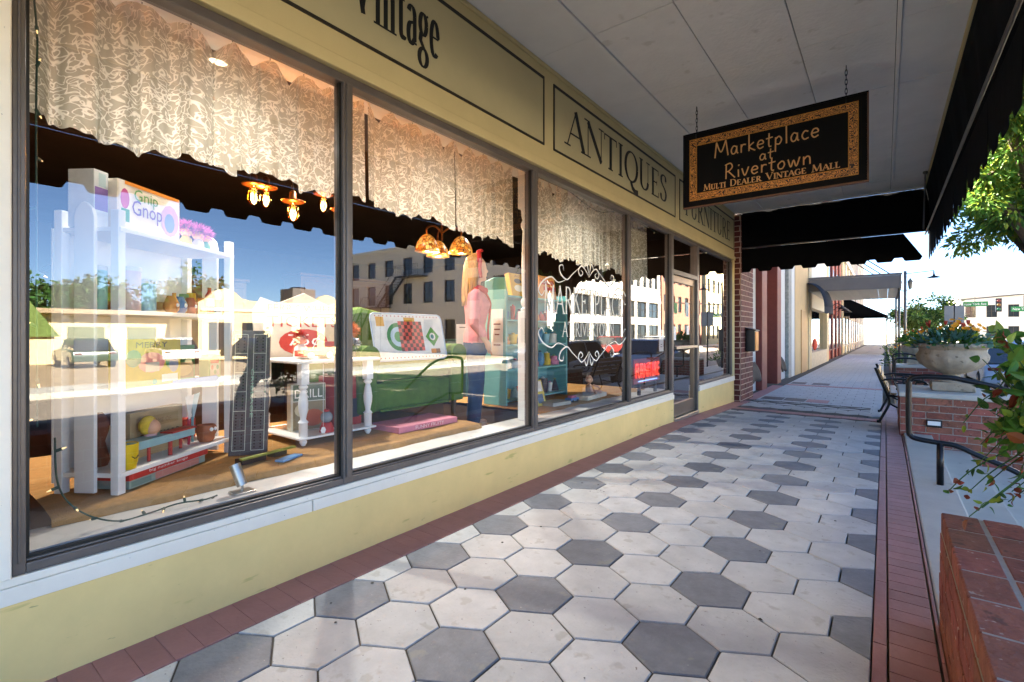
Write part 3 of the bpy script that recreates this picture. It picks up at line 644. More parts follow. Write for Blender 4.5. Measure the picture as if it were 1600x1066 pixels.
# ================================================================== brickwork helper
BRK = {}
def brick_at(parent, c, d, m, name='brick'):
    """one brick of size d centred at c; alike bricks share a mesh"""
    key = (tuple(round(x, 4) for x in d), m.name)
    if key not in BRK:
        B = MB().obox((0,0,0), d); o = B.build(name, m, None, bevel=min(d)*.06); BRK[key] = (o.data, min(d)*.06); bpy.data.objects.remove(o)
    me, bv = BRK[key]
    for v in me.vertices: pass
    o = bpy.data.objects.new(name, me); COL.objects.link(o); o.parent = parent
    zc = d[2]/2
    o.location = Vector((c[0], c[1], c[2]-zc)) - ORG[parent.name]
    md = o.modifiers.new('bevel', 'BEVEL'); md.width = bv; md.segments = 1
    return o
def brick_face(parent, fixed, axis, a0, a1, z0, z1, bl, bh, depth, m, joint=.010, sgn=-1, rng=random.Random(5)):
    """running bond on a face: axis 'x' = face at y=fixed spanning x, 'y' = face at x=fixed spanning y"""
    n = int(round((z1-z0)/bh)); bh = (z1-z0)/n
    for k in range(n):
        s = a0 - (bl/2 if k % 2 else 0)
        while s < a1 - .01:
            p, q = max(s, a0), min(s+bl, a1); s += bl
            if q - p < .03: continue
            L_ = q-p-joint; c = (p+q)/2; zc = z0 + (k+.5)*bh; j = rng.uniform(-.002, .002)
            if axis == 'x': brick_at(parent, (c, fixed+j, zc), (L_, depth, bh-joint), m)
            else: brick_at(parent, (fixed+j, c, zc), (depth, L_, bh-joint), m)

# ================================================================== near brick planter (camera side) with its top course
np_ = thing('brick_planter', (.7, 2.0, -.4), 'low red brick planter wall with worn flat brick top beside the red paving strip', 'planter')
MB().box(.189, 1.25, -.6, 2.769, -.45, .405).build('core', MORTAR, np_)
brick_face(np_, .2, 'y', -.6, 2.77, -.02, .405, .215, .085, .03, BRICK)
brick_face(np_, 2.76, 'x', .19, 1.25, -.45, .405, .215, .0855, .03, BRICK)
rb = random.Random(9)
y = 2.772
while y > -.4:
    for k in range(2):
        x = .19 + k*.128 ; brick_at(np_, (x+.058, y-.1, .445), (.116, .2, .08), BRICK)
    y -= .21
x = .19 + 2*.128 + .05
while x < 1.2:
    brick_at(np_, (x+.05, 2.66, .445), (.2, .116, .08), BRICK); x += .21
MB().box(.198, .452, -.4, 2.762, .406, .482).build('bed_joint', MORTAR, np_)
MB().box(.456, 1.24, -.6, 2.59, .40, .425).build('soil', mat('dark_soil', '3a2c22', .95, .3, 30, .8, 60), np_)

# urn, flowers
STONE = mat('cast_stone_urn', 'a09480', .9, .2, 7, .6, 40, speck=(12,.62,'7c705c'))
def urn(x, y, z, s, label, group='stone urns on the planters'):
    t = thing('stone_urn', (x, y, z), label, 'urn', group)
    MB().box(x-.22*s, x+.22*s, y-.22*s, y+.22*s, z, z+.12*s).build('plinth', STONE, t, bevel=.008)
    fl = lambda i, a: (.045*abs(math.cos(a*7)) if 3 < i < 9 else 0)
    pr = [(.19,.051),(.17,.08),(.10,.11),(.09,.15),(.13,.17),(.25,.22),(.33,.29),(.365,.36),(.37,.41),(.355,.46),(.35,.49),(.37,.51),(.40,.525),(.41,.55),(.40,.575),(.36,.575),(.34,.55),(.33,.5)]
    MB().lathe(x, y, [(r*s, z+(h+.07)*s) for r, h in pr], 56, flute=fl).build('bowl', STONE, t, smooth=True, auto=50)
    B = MB()
    for k in range(34):
        a = k/34*2*math.pi; B.obox((x+.408*s*math.cos(a), y+.408*s*math.sin(a), z+.62*s), (.02*s,.05*s,.028*s), a, rx=.5)
    B.build('rim_carving', STONE, t, bevel=.004)
    MB().lathe(x, y, [(.001,z+.59*s),(.33*s,z+.59*s),(.33*s,z+.6*s),(.001,z+.6*s)], 20).build('soil', mat('dark_soil','3a2c22'), t)
    return t
LEAF = {}
def leafmat(k, c): LEAF[k] = mat('leaf_'+k, c, .5, .25, 8, island=.35, trans=.35, spec=.3); return LEAF[k]
LG = leafmat('green', '4f7a2c'); LD = leafmat('deep_green', '3c5f28'); LY = leafmat('yellow_green', '8a9a34'); LR = leafmat('russet', '8e4a2a'); LB = leafmat('blue_green', '5d8578'); LT = leafmat('tree', '587c34')
def leaf(B, c, d, n, ln, wd, seg=1, curl=.25):
    """one leaf: pointed outline folded along its midrib"""
    c, d, n = Vector(c), Vector(d).normalized(), Vector(n)
    n = (n - d*n.dot(d)); n = n.normalized() if n.length > 1e-4 else d.orthogonal().normalized()
    s = d.cross(n)
    if seg == 1:
        B.add([c, c+d*ln*.45+s*wd/2+n*wd*.15, c+d*ln-n*ln*curl*.4, c+d*ln*.45-s*wd/2+n*wd*.15, c+d*ln*.5], [(0,1,2,4),(0,4,2,3)])
    else:
        pr = [(0,0),(.12,.6),(.35,1),(.6,.85),(.85,.4),(1,0)]; vs = []; fs = []
        for t, q in pr:
            m_ = c + d*ln*t - n*ln*curl*t*t; vs += [m_ - s*wd/2*q + n*wd*.16*q, m_, m_ + s*wd/2*q + n*wd*.16*q]
        for i in range(5): a = 3*i; fs += [(a,a+1,a+4,a+3),(a+1,a+2,a+5,a+4)]
        B.add(vs, fs)
def rdir(r):
    while True:
        v = Vector((r.uniform(-1,1), r.uniform(-1,1), r.uniform(-1,1)))
        if .1 < v.length < 1: return v.normalized()
FLY = mat('marigold_petal', 'e39a1c', .6, .15, 20, island=.2, trans=.2); FLR = mat('red_petal', 'b03a26', .6, .2, 20, island=.25, trans=.2)
def urn_plant(name, x, y, z, rx, rz, label, seed, flowers=True, n=420, leafm=None, group=None):
    r = random.Random(seed); t = thing(name, (x, y, z), label, 'plant', group)
    for m_, cnt_, nm in ((leafm or LG, n, 'foliage'), (LD, n//2, 'foliage'), (LY, n//4, 'foliage')):
        B = MB()
        for k in range(cnt_):
            d = rdir(r); d.z = abs(d.z)*.9 - .12; p = Vector((x + d.x*rx*r.random()**.5, y + d.y*rx*r.random()**.5, z + max(-.02, d.z*rz*r.uniform(.2,1))))
            leaf(B, p, d + Vector((0,0,r.uniform(-.3,.5))), rdir(r), r.uniform(.05,.12), r.uniform(.025,.055))
        B.build(nm, m_, t)
    B = MB()
    for k in range(16): a = r.random()*6.28; B.tube([(x+.1*math.cos(a), y+.1*math.sin(a), z-.03), (x+rx*.6*math.cos(a), y+rx*.6*math.sin(a), z+rz*.7)], .004, 5)
    B.build('stem', LD, t)
    if flowers:
        for m_, cnt_ in ((FLY, 26), (FLR, 9)):
            for k in range(cnt_):
                a = r.random()*6.28; q = r.random()**.5; c = Vector((x+rx*.8*q*math.cos(a), y+rx*.8*q*math.sin(a), z + rz*(1.12-.45*q) + r.uniform(-.03,.06)))
                B = MB(); up = (Vector((math.cos(a)*q, math.sin(a)*q - .3, .7))).normalized()
                for j in range(8):
                    b = j*.785; s_ = up.orthogonal().normalized(); e = up.cross(s_); dd = s_*math.cos(b)+e*math.sin(b)
                    if m_ is FLR: dd = (dd*.35 + Vector((0,0,1))).normalized()
                    leaf(B, c, dd + up*.3, up, .034 if m_ is FLY else .07, .024)
                B.build('flower', m_, t)
    return t
def planter(y0, y1, label):
    z0, z1 = gz(y0)-.02, gz(y0)+.50
    t = thing('brick_planter', (.7, (y0+y1)/2, z0), label, 'planter')
    MB().box(.151, 1.25, y0+.002, y1, z0-.4, z1-.01).build('core', MORTAR, t)
    brick_face(t, y0+.015, 'x', .15, 1.25, z0-.43, z1-.01, .25, .083, .04, BRICK)
    brick_face(t, .165, 'y', y0, y1, z0, z1-.01, .25, .083, .04, BRICK)
    MB().box(.135, 1.27, y0-.02, y1+.02, z1-.008, z1+.055).build('cap', CONC, t, bevel=.012)
    return t
pa = planter(7.9, 9.0, 'square red brick planter with concrete cap and step light beside the first steps')
MB().box(.40,.55,7.862,7.882,.10,.19).build('step_light', IRON, pa, bevel=.004)
MB().box(.415,.535,7.855,7.8615,.125,.175).build('light_lens', WHITEP, pa)
planter(16.6, 17.6, 'brick planter standing beyond the park bench and its handrails')
urn(.68, 8.42, .52, .93, 'fluted cast stone urn of orange flowers on the brick planter by the steps')
urn_plant('flowering_plant', .68, 8.42, 1.10, .42, .28, 'marigolds and green leaves filling the urn by the steps', 4, n=500, leafm=LB)
urn(.68, 17.1, .43, .93, 'stone urn on the brick planter beyond the bench')
urn_plant('flowering_plant', .68, 17.1, 1.02, .42, .32, 'red and yellow flowers in the urn beyond the bench', 6)
# trailing plant that grows from the near planter
t = thing('trailing_plant', (.62, 2.42, .425), 'green and russet trailing plant spilling over the worn brick planter', 'plant')
r = random.Random(21)
sets = {k: MB() for k in ('g','d','y','r')}; stems = MB()
def sprig(pts, n, size, w):
    P = smoothp(pts, 6); stems.tube(P, [.005*(1-.7*i/len(P)) for i in range(len(P))], 5)
    for k in range(n):
        q = P[min(len(P)-1, int((.25+.75*r.random())*len(P)))]; d = rdir(r); d.z -= .15
        kk = r.choices(('g','d','y','r'), w)[0]
        leaf(sets[kk], q + d*.01, d, rdir(r), size*r.uniform(.6,1.25), size*r.uniform(.4,.75), seg=2)
root = (.66, 2.40, .42)
for k in range(230):
    tip = Vector((r.uniform(.34,.95), r.uniform(2.55,3.05), r.uniform(.80,1.30)))
    sprig([root, (.66+.3*(tip.x-.66), 2.5, .75), tip], 16, .06, (5,5,2,1))
for k in range(52):
    x1 = r.uniform(.38,.8); y1_ = r.uniform(2.7,3.02); z1_ = r.uniform(.58,.92)
    sprig([root, (.64,2.55,.85), (x1+.06, y1_-.02, z1_+.14), (x1, y1_, z1_)], 13, .045, (4,3,2,1.5))
for tx_, ty_, tz_ in ((.20,2.66,.60),(.27,2.72,.60),(.33,2.8,.62),(.25,2.5,.56),(.40,2.82,.56),(.32,2.84,.78),(.27,2.88,.86),(.36,2.9,.98),(.34,2.95,.70),(.40,2.75,.62),(.30,2.62,.57)):
    sprig([root, (.56,2.6,.9), (tx_+.12, ty_+.03, tz_+.14), (tx_, ty_, tz_)], 13, .036, (3,2,3,3))
for k, m_ in (('g',LG),('d',LD),('y',LY),('r',LR)): sets[k].build('foliage', m_, t)
stems.build('stem', LD, t)

# ================================================================== handrails
def handrail(y, z, label):
    t = thing('handrail', (.36, y, z), label, 'handrail', None)
    def rl_(pts, nm, rr_=.021): MB().tube(smoothp(pts, 5), rr_, 10).build(nm, IRON, t, smooth=True)
    rl_([(1.45,y,z+.33),(.85,y,z+.76),(.50,y,z+.875),(.36,y,z+.89),(.22,y,z+.885),(.172,y,z+.86),(.16,y,z+.80),(.16,y,z+.45),(.172,y,z+.385),(.22,y,z+.36),(.36,y,z+.345),(.46,y,z+.335),(.6,y,z+.27),(.85,y,z+.155),(1.45,y,z-.21)], 'rail')
    MB().tube([(.362,y,z),(.362,y,z+.345)], .024, 10).build('post', IRON, t, smooth=True)
    MB().tube([(1.2,y,z-.36),(1.2,y,z-.03)], .024, 10).build('post', IRON, t, smooth=True)
handrail(5.36, -.003, 'looped black steel handrail in the middle of the first steps')
handrail(12.8, -.15, 'looped black handrail just past the park bench')
handrail(15.6, -.15, 'looped black handrail in front of the brick planter past the bench')

# ================================================================== park bench
def bench(y0, z):
    t = thing('park_bench', (.2, y0+.65, z), 'wooden slat park bench with scrolled black iron arms facing the street', 'bench')
    L_ = 1.35
    for k in range(4):
        a = k/3; MB().obox((-.02-.10*a+.05, y0+L_/2, z+.50+.27*a), (.022, L_, .075), 0, ry=-.32).build('back_slat', WOOD, t, bevel=.006)
    for k in range(5): MB().obox((.10+.088*k, y0+L_/2, z+.43+.008*abs(2-k)), (.075, L_, .022)).build('seat_slat', WOOD, t, bevel=.006)
    for yy in (y0+.06, y0+L_-.06):
        B = MB()
        B.tube(smoothp([(-.12,yy,z+.82),(-.05,yy,z+.62),(.02,yy,z+.43),(.05,yy,z+.30),(-.02,yy,z+.12),(-.07,yy,z+.01)],5), .018, 8)
        B.tube(smoothp([(.02,yy,z+.41),(.2,yy,z+.40),(.42,yy,z+.41),(.50,yy,z+.36),(.46,yy,z+.22),(.44,yy,z+.1),(.5,yy,z+.01)],5), .018, 8)
        B.tube(smoothp([(-.06,yy,z+.63),(.1,yy,z+.66),(.35,yy,z+.655),(.47,yy,z+.62),(.49,yy,z+.55),(.43,yy,z+.53),(.42,yy,z+.58)],5), .016, 8)
        B.tube(smoothp([(.46,yy,z+.61),(.40,yy,z+.5),(.44,yy,z+.41)],5), .014, 8)
        B.tube(smoothp([(.04,yy,z+.30),(.2,yy,z+.22),(.44,yy,z+.24)],5), .013, 8)
        B.tube(smoothp([(.1,yy,z+.64),(.14,yy,z+.55),(.24,yy,z+.52),(.3,yy,z+.57),(.25,yy,z+.61),(.2,yy,z+.58)],5), .010, 7)
        B.tube([(-.07,yy,z+.015),(-.10,yy,z+.012)], .022, 8); B.tube([(.5,yy,z+.015),(.53,yy,z+.012)], .022, 8)
        B.build('iron_end', IRON, t, smooth=True)
bench(9.15, gz(9.6)-.0)
for o in bpy.data.objects:
    pass

# ================================================================== street tree
BARK = mat('grey_brown_bark', '5d4f40', .9, .25, 8, .8, 30, stretch=(4,4,.7))
def tree(name, x, y, z, h, label, seed, crown, nleaf, lm=None, size=.12, trunk_r=.16, group=None, limbs=9):
    r = random.Random(seed); t = thing(name, (x, y, z), label, 'tree', group)
    fork = h*.36; B = MB()
    tp = [(x,y,z),(x+.04,y,z+fork*.4),(x-.05,y+.05,z+fork)]; B.tube(smoothp(tp,4), [trunk_r*1.35]+[trunk_r*(1.05-.035*i) for i in range(8)], 12)
    tips = []
    cx, cy, cz, rx, ry, rz = crown
    for k in range(limbs):
        a = k/limbs*6.283 + r.uniform(-.3,.3); e = r.uniform(-.35, .9)
        tip = Vector((x+cx+rx*.85*math.cos(a)*math.cos(e), y+cy+ry*.85*math.sin(a)*math.cos(e), z+cz+rz*.8*math.sin(e)))
        st_ = Vector((x-.05,y+.05,z+fork)); mid = st_.lerp(tip, .5) + Vector((0,0,.35))
        P = smoothp([st_, mid, tip], 5); B.tube(P, [trunk_r*.55*(1-.85*i/len(P)) for i in range(len(P))], 7); tips.append(P)
        for j in range(5):
            q = P[r.randrange(3, len(P))]; d = rdir(r); d.z *= .5; e2 = q + d*r.uniform(.5, 1.0)*rx*.45
            B.tube([q, q.lerp(e2,.5)+Vector((0,0,.06)), e2], [trunk_r*.14, trunk_r*.09, trunk_r*.03], 5); tips.append([q, e2])
    B.build('trunk', BARK, t, smooth=True)
    C = MB(); D_ = MB()
    cl_ = []
    for P in tips:
        for k in range(4): cl_.append(P[-1].lerp(P[max(0,len(P)-2)], r.random()) + rdir(r)*r.uniform(.1,.45)*rx*.45)
    for k in range(int(len(cl_)*.5)):
        d = rdir(r); cl_.append(Vector((x+cx+d.x*rx*r.random()**.4, y+cy+d.y*ry*r.random()**.4, z+cz+d.z*rz*r.random()**.4)))
    per = max(4, nleaf // len(cl_))
    for c in cl_:
        rad = r.uniform(.14,.34)*rx*.62
        for k in range(per):
            d = rdir(r); p = c + Vector((d.x, d.y, d.z*.65))*rad*r.random()**.45
            if p.x < .85 and p.y < 11.0: continue
            leaf(C if r.random() < .72 else D_, p, d+Vector((0,0,-.45)), rdir(r)+Vector((0,0,.6)), size*r.uniform(.6,1.3), size*r.uniform(.3,.5))
    C.build('crown', lm or LT, t); D_.build('crown', LY if lm is None else LD, t)
    return t
tree('street_tree', 2.25, 11.6, -.46, 7.4, 'leafy street tree leaning over the black awning by the road', 12, (-.15,-.1,5.2,2.4,3.3,2.4), 52000, size=.125, trunk_r=.24)

# ================================================================== neighbouring shops along the same pavement
GLD = mat('dim_shop_glass', '2b3338', .08, .2, 1, spec=.8)
def facade(name, label, y0, y1, ztop, m, dx=0, depth=9.5):
    t = thing(name, (FX, (y0+y1)/2, gz(y0)-.1), label, 'building', None)
    return t
# brick pier with mailbox
pier = thing('brick_pier', (FX, 10.9, -.2), 'dark plum brick pier with pale joints between the yellow shop and the white shop', 'pier')
MB().box(FX-.3, FX+.117, 10.456, 11.55, -.3, 3.62).build('core', MORTARP, pier)
brick_face(pier, 10.468, 'x', FX-.02, FX+.115, -.2, 3.6, .235, .105, .035, BRICKD, joint=.017)
brick_face(pier, FX+.105, 'y', 10.455, 11.57, -.2, 3.6, .26, .105, .035, BRICKD, joint=.017)
mb = thing('mailbox', (FX+.2, 11.0, 1.0), 'black wall mailbox with brass front fixed to the brick pier', 'mailbox')
MB().box(FX+.126, FX+.30, 10.80, 11.18, .88, 1.32).build('box', IRON, mb, bevel=.012)
MB().obox((FX+.22, 10.99, 1.335), (.22,.42,.02), 0, ry=.25).build('lid', IRON, mb, bevel=.006)
MB().box(FX+.301, FX+.312, 10.84, 11.14, .90, 1.28).build('brass_front', GOLD, mb, bevel=.004)
# white shop with plum pilasters
ws = thing('white_shop', (FX, 14.7, -.2), 'white painted shop with plum pilasters and recessed doorway beside the brick pier', 'building')
WST = mat('white_stucco', 'c9c8c2', .8, .05, 3, .3, 40); PLUM = mat('plum_pilaster_paint', '7a3c34', .6, .12, 8, .4, 30); BEI = mat('beige_stucco', 'c8a878', .8, .06, 3, .3, 30)
CRM = mat('cream_stucco_light', 'c8b48c', .8, .06, 3, .3, 30)
g0 = -.25
MB().box(FX-9, FX-.5, 11.56, 18.8, g0, 8.2).build('wall', WST, ws)
MB().box(FX-.5, FX-.12, 12.6, 13.1, g0, 7).build('column', WST, ws, bevel=.01); MB().box(FX-.5, FX-.12, 16.4, 17.5, g0, 7).build('column', WST, ws, bevel=.01)
for a, b_ in ((13.12,13.75),(15.25,15.85)): MB().box(FX-.5, FX+.02, a, b_, g0, 7).build('pilaster', PLUM, ws, bevel=.015)
MB().box(FX-.48, FX-.3, 13.76, 15.24, g0, 7).build('door_surround', BEI, ws)
MB().box(FX-.295, FX-.25, 14.1, 14.9, g0+.1, 2.1).build('door', mat('grey_green_door','5d6a68',.4,.1), ws, bevel=.01)
MB().box(FX-.49, FX-.05, 11.6, 12.59, 2.22, 2.42).build('lintel', WST, ws, bevel=.01); MB().box(FX-.49, FX-.05, 15.86, 16.39, 2.22, 2.42).build('lintel', WST, ws, bevel=.01)
MB().box(FX-.48, FX-.4, 11.7, 12.55, .5, 2.2).build('window', GLD, ws); MB().box(FX-.48, FX-.4, 11.7, 12.55, 2.5, 4).build('window', GLD, ws)
MB().box(FX-.48, FX-.4, 15.9, 16.35, .5, 2.2).build('window', GLD, ws); MB().box(FX-.48, FX-.4, 15.9, 16.35, 2.5, 4).build('window', GLD, ws)
MB().box(FX-.49, FX-.15, 11.58, 12.6, g0, .18).build('stall_riser', WST, ws)
DRK = mat('brown_tarpaulin', '3b332c', .8, .2, 8, .4, 12)
for k, (a, b_) in enumerate(((11.7, 12.95), (15.9, 16.7))):
    o = MB().sheet(8, 8, lambda u, v: Vector((FX-.39+.42*math.sin(v*1.5)+.02*math.sin(u*9), a+(b_-a)*u, g0+.3+.62*math.cos(v*1.45) + .02*math.sin(u*14)))).build('draped_tarpaulin', DRK, None, smooth=True, solid=.01)
    tag(o, ('brown tarpaulin draped over the sill next to the brick pier', 'brown tarpaulin draped over the sill past the plum pilasters')[k], 'tarpaulin')
MB().box(FX-.5, FX-.02, 17.52, 18.1, g0, 7.2).build('stone_pier', mat('mottled_grey_stone','9a988e',.8,.3,12,.5,30), ws, bevel=.01)
MB().box(FX-.5, FX-.02, 18.12, 18.8, g0, 7.2).build('pier', WST, ws, bevel=.01)
# beige shop with dome awning and flat canopy
bs = thing('beige_shop', (FX, 24, -.3), 'beige shop with a round navy door awning under the flat grey canopy', 'building')
MB().box(FX-9, FX-.01, 18.82, 22.3, g0, 7.4).build('wall', BEI, bs); MB().box(FX-9, FX+.02, 22.32, 23.2, g0, 7.4).build('pier', CRM, bs, bevel=.01)
MB().box(FX-9, FX-.3, 23.2, 30.8, g0, 7.4).build('rear_wall', CRM, bs); MB().box(FX-.3, FX+.02, 29.8, 30.8, g0, 7.4).build('pier', CRM, bs, bevel=.01)
MB().box(FX-.3, FX+.01, 23.2, 29.8, 2.3, 7.4).build('upper_wall', mat('pale_siding','cfc9ba',.7,.05), bs); MB().box(FX-.3, FX+.01, 23.2, 29.8, g0, .45).build('stall_riser', mat('marbled_panel','b4a58c',.5,.3,6), bs)
MB().box(FX-.2, FX-.15, 23.25, 29.75, .46, 2.28).build('window', glass_mat('shop_glass', 1.6), bs)
MB().box(FX-.012, FX+.02, 20.2, 21.6, g0, 2.1).build('doorway', mat('tan_door','b98d56',.5,.1), bs, bevel=.02)
tag(MB().ball((FX-.16, 26, .75), (.1,.5,.28)).build('red_cushion', mat('coral_red_cloth','c2452e',.8,.1), None, smooth=True), 'coral red cushion in the window under the grey canopy', 'cushion')
NAVY = mat('navy_canvas', '232a36', .85, .15, 6, .3, 20)
da = thing('dome_awning', (FX+.3, 22.6, 2.2), 'navy quarter dome awning with scalloped edge on the beige shop', 'awning')
MB().sheet(10, 8, lambda u, v: Vector((FX+.02+.75*math.sin(v*1.5708)*(1-.25*abs(2*u-1)**3), 21.7+1.9*u, 2.25+1.0*math.cos(v*1.5708)*(1-.1*abs(2*u-1)**2)))).build('canopy_cloth', NAVY, da, smooth=True, solid=.01)
MB().sheet(40, 2, lambda u, v: Vector((FX+.02+.75*(1-.25*abs(2*u-1)**3), 21.7+1.9*u, 2.25-.22*v-.04*v*abs(math.sin(u*22))))).build('scalloped_edge', NAVY, da, solid=.008)
fc = thing('flat_canopy', (-1, 25, 2.7), 'flat grey metal canopy on thin posts tied back with rods', 'canopy')
GREY = mat('warm_grey_metal', '6c6763', .5, .08, 3, metal=.2)
MB().box(FX+.03, .40, 22.05, 22.12, 2.86, 3.32).build('fascia', GREY, fc, bevel=.01); MB().box(.401, .46, 22.05, 29.0, 2.84, 3.34).build('fascia', GREY, fc, bevel=.01)
MB().box(FX+.03, .40, 22.04, 22.045, 2.86, 2.92).build('fascia_trim', GREY, fc); MB().box(FX+.03, .48, 22.03, 22.15, 3.33, 3.40).build('fascia_trim', GREY, fc)
for k in range(9): MB().box(FX+.03+k*.307, FX+.03+(k+1)*.307-.008, 22.13, 28.95, 2.88, 2.92).build('soffit_board', mat('white_soffit','d0cbc0',.6,.04), fc)
for yy in (22.4, 28.6): MB().tube([(.40,yy,gz(yy)-.05),(.40,yy,2.88)], .04, 8).build('post', STEEL, fc, smooth=True)
for yy in (23.2, 25.6, 28): MB().tube([(FX+.02,yy,5.6),(.3,yy,3.36)], .02, 6).build('tie_rod', IRON, fc)
# red brick and later buildings down the street
def simple_shop(name, label, y0, y1, h, m, trim, nwin, bayh=2.6, dx=0, base=None):
    t = thing(name, (FX, (y0+y1)/2, -.4), label, 'building')
    MB().box(FX-10, FX-.12+dx, y0+.005, y1-.005, -.45, h).build('wall', m, t)
    MB().box(FX-.3, FX+.05+dx, y0+.005, y1-.005, h-.35, h+.1).build('cornice', trim, t, bevel=.02)
    n = nwin; wd = (y1-y0)/n
    for k in range(n):
        a = y0 + k*wd; MB().box(FX-.13+dx, FX-.02+dx, a+.02, a+.22*wd, -.4, h-.36).build('pilaster', trim if k else m, t, bevel=.01)
        f = MB().box(FX-.125+dx, FX-.07+dx, a+.28*wd, a+.94*wd, .35, 2.4).build('window', GLD, t); MB().box(FX-.07+dx, FX-.04+dx, a+.27*wd, a+.95*wd, .28, .35).build('sill', trim, f)
        z = 3.6
        while z + 1.5 < h - .4:
            f = MB().box(FX-.125+dx, FX-.09+dx, a+.38*wd, a+.82*wd, z, z+1.5).build('window', GLD, t); MB().box(FX-.09+dx, FX-.04+dx, a+.36*wd, a+.84*wd, z-.1, z).build('sill', trim, f); z += 2.9
    return t
BRR = mat('orange_red_brick_wall', '9c4a33', .8, .2, 5, .4, 60); GRYS = mat('grey_stone_wall', '9a978f', .8, .1, 3, .3, 30)
simple_shop('red_brick_shop', 'orange red brick building with dark shop base past the grey canopy', 30.85, 42, 8.6, BRR, mat('plum_trim','6e3a30',.6,.1), 4)
simple_shop('cream_shop', 'cream two storey building with a black sloping awning', 42.05, 62, 7.0, CRM, WST, 5)
simple_shop('grey_tall_building', 'tall grey stone building at the far end of the shop row', 62.1, 90, 13, GRYS, WST, 6)
ba = thing('sloping_awning', (-1, 45, 2.3), 'black sloping awning over the cream shop entrance', 'awning')
MB().add([(FX+.0,43,3.9),(FX,50,3.9),(.15,50,2.5),(.15,43,2.5),(FX,43,2.5),(FX,50,2.5)], [(0,1,2,3),(0,3,4),(1,5,2)]).build('canvas', BLACKF, ba, solid=.01)
MB().box(.14,.16,43,50,2.3,2.5).build('valance', BLACKF, ba)
MB().tube([(.1,43.2,2.5),(.1,43.2,gz(43)-.1)], .03, 6).build('post', IRON, ba)
MB().tube([(.1,49.8,2.5),(.1,49.8,gz(50)-.1)], .03, 6).build('post', IRON, ba)
bl = thing('wall_lamp', (FX+.2, 31.5, 2.5), 'black gooseneck shade lamp on the red brick shop', 'lamp', 'gooseneck lamps on the red brick shop'); 
MB().tube(smoothp([(FX-.02,31.5,2.6),(FX+.3,31.5,2.85),(FX+.55,31.5,2.75)],5), .02, 6).build('arm', IRON, bl); MB().lathe(FX+.55,31.5,[(.04,2.76),(.06,2.68),(.24,2.55),(.23,2.55),(.03,2.68)],14).build('shade', IRON, bl, smooth=True)
for k in (1,2): copy_tree(bl, (FX+.2, 31.5+k*2.6, 2.5))
# things far down the pavement
for k, (x, y_, s) in enumerate(((.6,22.5,1),(.7,30,1.1),(.6,38,1.1))):
    urn_plant('potted_palm', x, y_, .1+.1*k, .75*s, .8*s, ('spiky green planting by the canopy posts', 'bushy planting behind the canopy posts', 'bushy planting beyond the grey canopy')[k], 30+k, flowers=(k==0), n=300)
    MB().lathe(x, y_, [(.3,-.3),(.4,.0),(.45,.12+.1*k),(.40,.12+.1*k)], 16).build('plant_pot', STONE, None, smooth=True)
    tag(bpy.data.objects[[o.name for o in bpy.data.objects if o.name.startswith('plant_pot')][-1]], ('stone pot of spiky planting by the canopy posts','stone pot of bushy planting behind the canopy posts','stone pot of bushy planting beyond the grey canopy')[k], 'pot')
# lamp posts, signs, signals
lp = thing('pendant_street_lamp', (.55, 21.6, -.3), 'tall grey street lamp with a long arm and pendant shade', 'street lamp')
MB().tube([(.55,21.6,-.3),(.55,21.6,3.4)], .045, 8).build('pole', STEEL, lp, smooth=True); MB().tube([(.55,21.6,3.3),(1.3,21.6,3.36)], .014, 6).build('arm', STEEL, lp)
MB().lathe(1.3,21.6,[(.015,3.36),(.025,3.24),(.04,3.19),(.20,3.13),(.19,3.12),(.03,3.16)],16).build('shade', IRON, lp, smooth=True)
ll = thing('lantern_post', (.75, 30, -.3), 'old fashioned lantern post with two glass lanterns beside the road', 'street lamp')
MB().tube([(.75,30,-.3),(.75,30,3.35)], [.07,.045], 8).build('pole', STEEL, ll, smooth=True)
for s_ in (-.2,.2):
    MB().lathe(.75+s_,30,[(.04,3.36),(.07,3.4),(.10,3.68),(.12,3.71),(.04,3.84),(.01,3.9)],8).build('lantern', mat('smoky_lantern_glass','57534a',.3,.2), ll)
MB().tube([(.55,30,3.36),(.75,30,3.25),(.95,30,3.36)], .02, 6).build('arm', STEEL, ll)
GSG = mat('street_sign_green', '1f7a3c', .45, .08)
tm = thing('signal_mast', (11.5, 46, -.4), 'grey signal mast carrying two green street name signs over the road', 'traffic light')
MB().tube([(11.8,46,-.4),(11.8,46,4.3)], .1, 8).build('pole', STEEL, tm, smooth=True); MB().tube([(11.8,46,4.2),(3.0,46,3.5)], [.07,.04], 8).build('arm', STEEL, tm)
for x, z in ((4.0,3.05),(6.35,2.65)):
    s_ = MB().box(x+.3, x+1.55, 45.9, 45.93, z+.05, z+.37).build('street_name_sign', GSG, tm); sans('New York Ave', (x+.92, 45.9, z+.13), (1,0,0), (0,0,1), (0,-1,0), .17, WHITEP, s_, width=1.08, th=.01)
    MB().tube([(x+.9,45.95,z+.37),(x+.9,45.95,3.75)], .02, 6).build('hanger', STEEL, tm)
for x in (6.05, 8.9):
    f = MB().box(x-.15, x+.15, 45.75, 45.95, 2.7, 3.6).build('signal_head', IRON, tm, bevel=.02)
    for k in range(3): MB().ball((x, 45.75, 2.87+.28*k), (.1,.03,.1)).build('signal_lens', mat(('green_lens','amber_lens','red_lens')[k], ('1c5a3c','6a4a18','5a1c18')[k], .3), f)
sp = thing('sign_post', (2.09, 25, -.46), 'pair of grey metal sign backs on one post at the kerb', 'sign')
MB().tube([(2.09,25,-.46),(2.09,25,2.35)], .035, 8).build('post', IRON, sp)
for x in (1.80, 2.10): MB().box(x, x+.27, 24.93, 24.95, 1.6, 2.3).build('sign_plate', mat('grey_sign_back','8b8984',.5,.08,metal=.3), sp, bevel=.01)
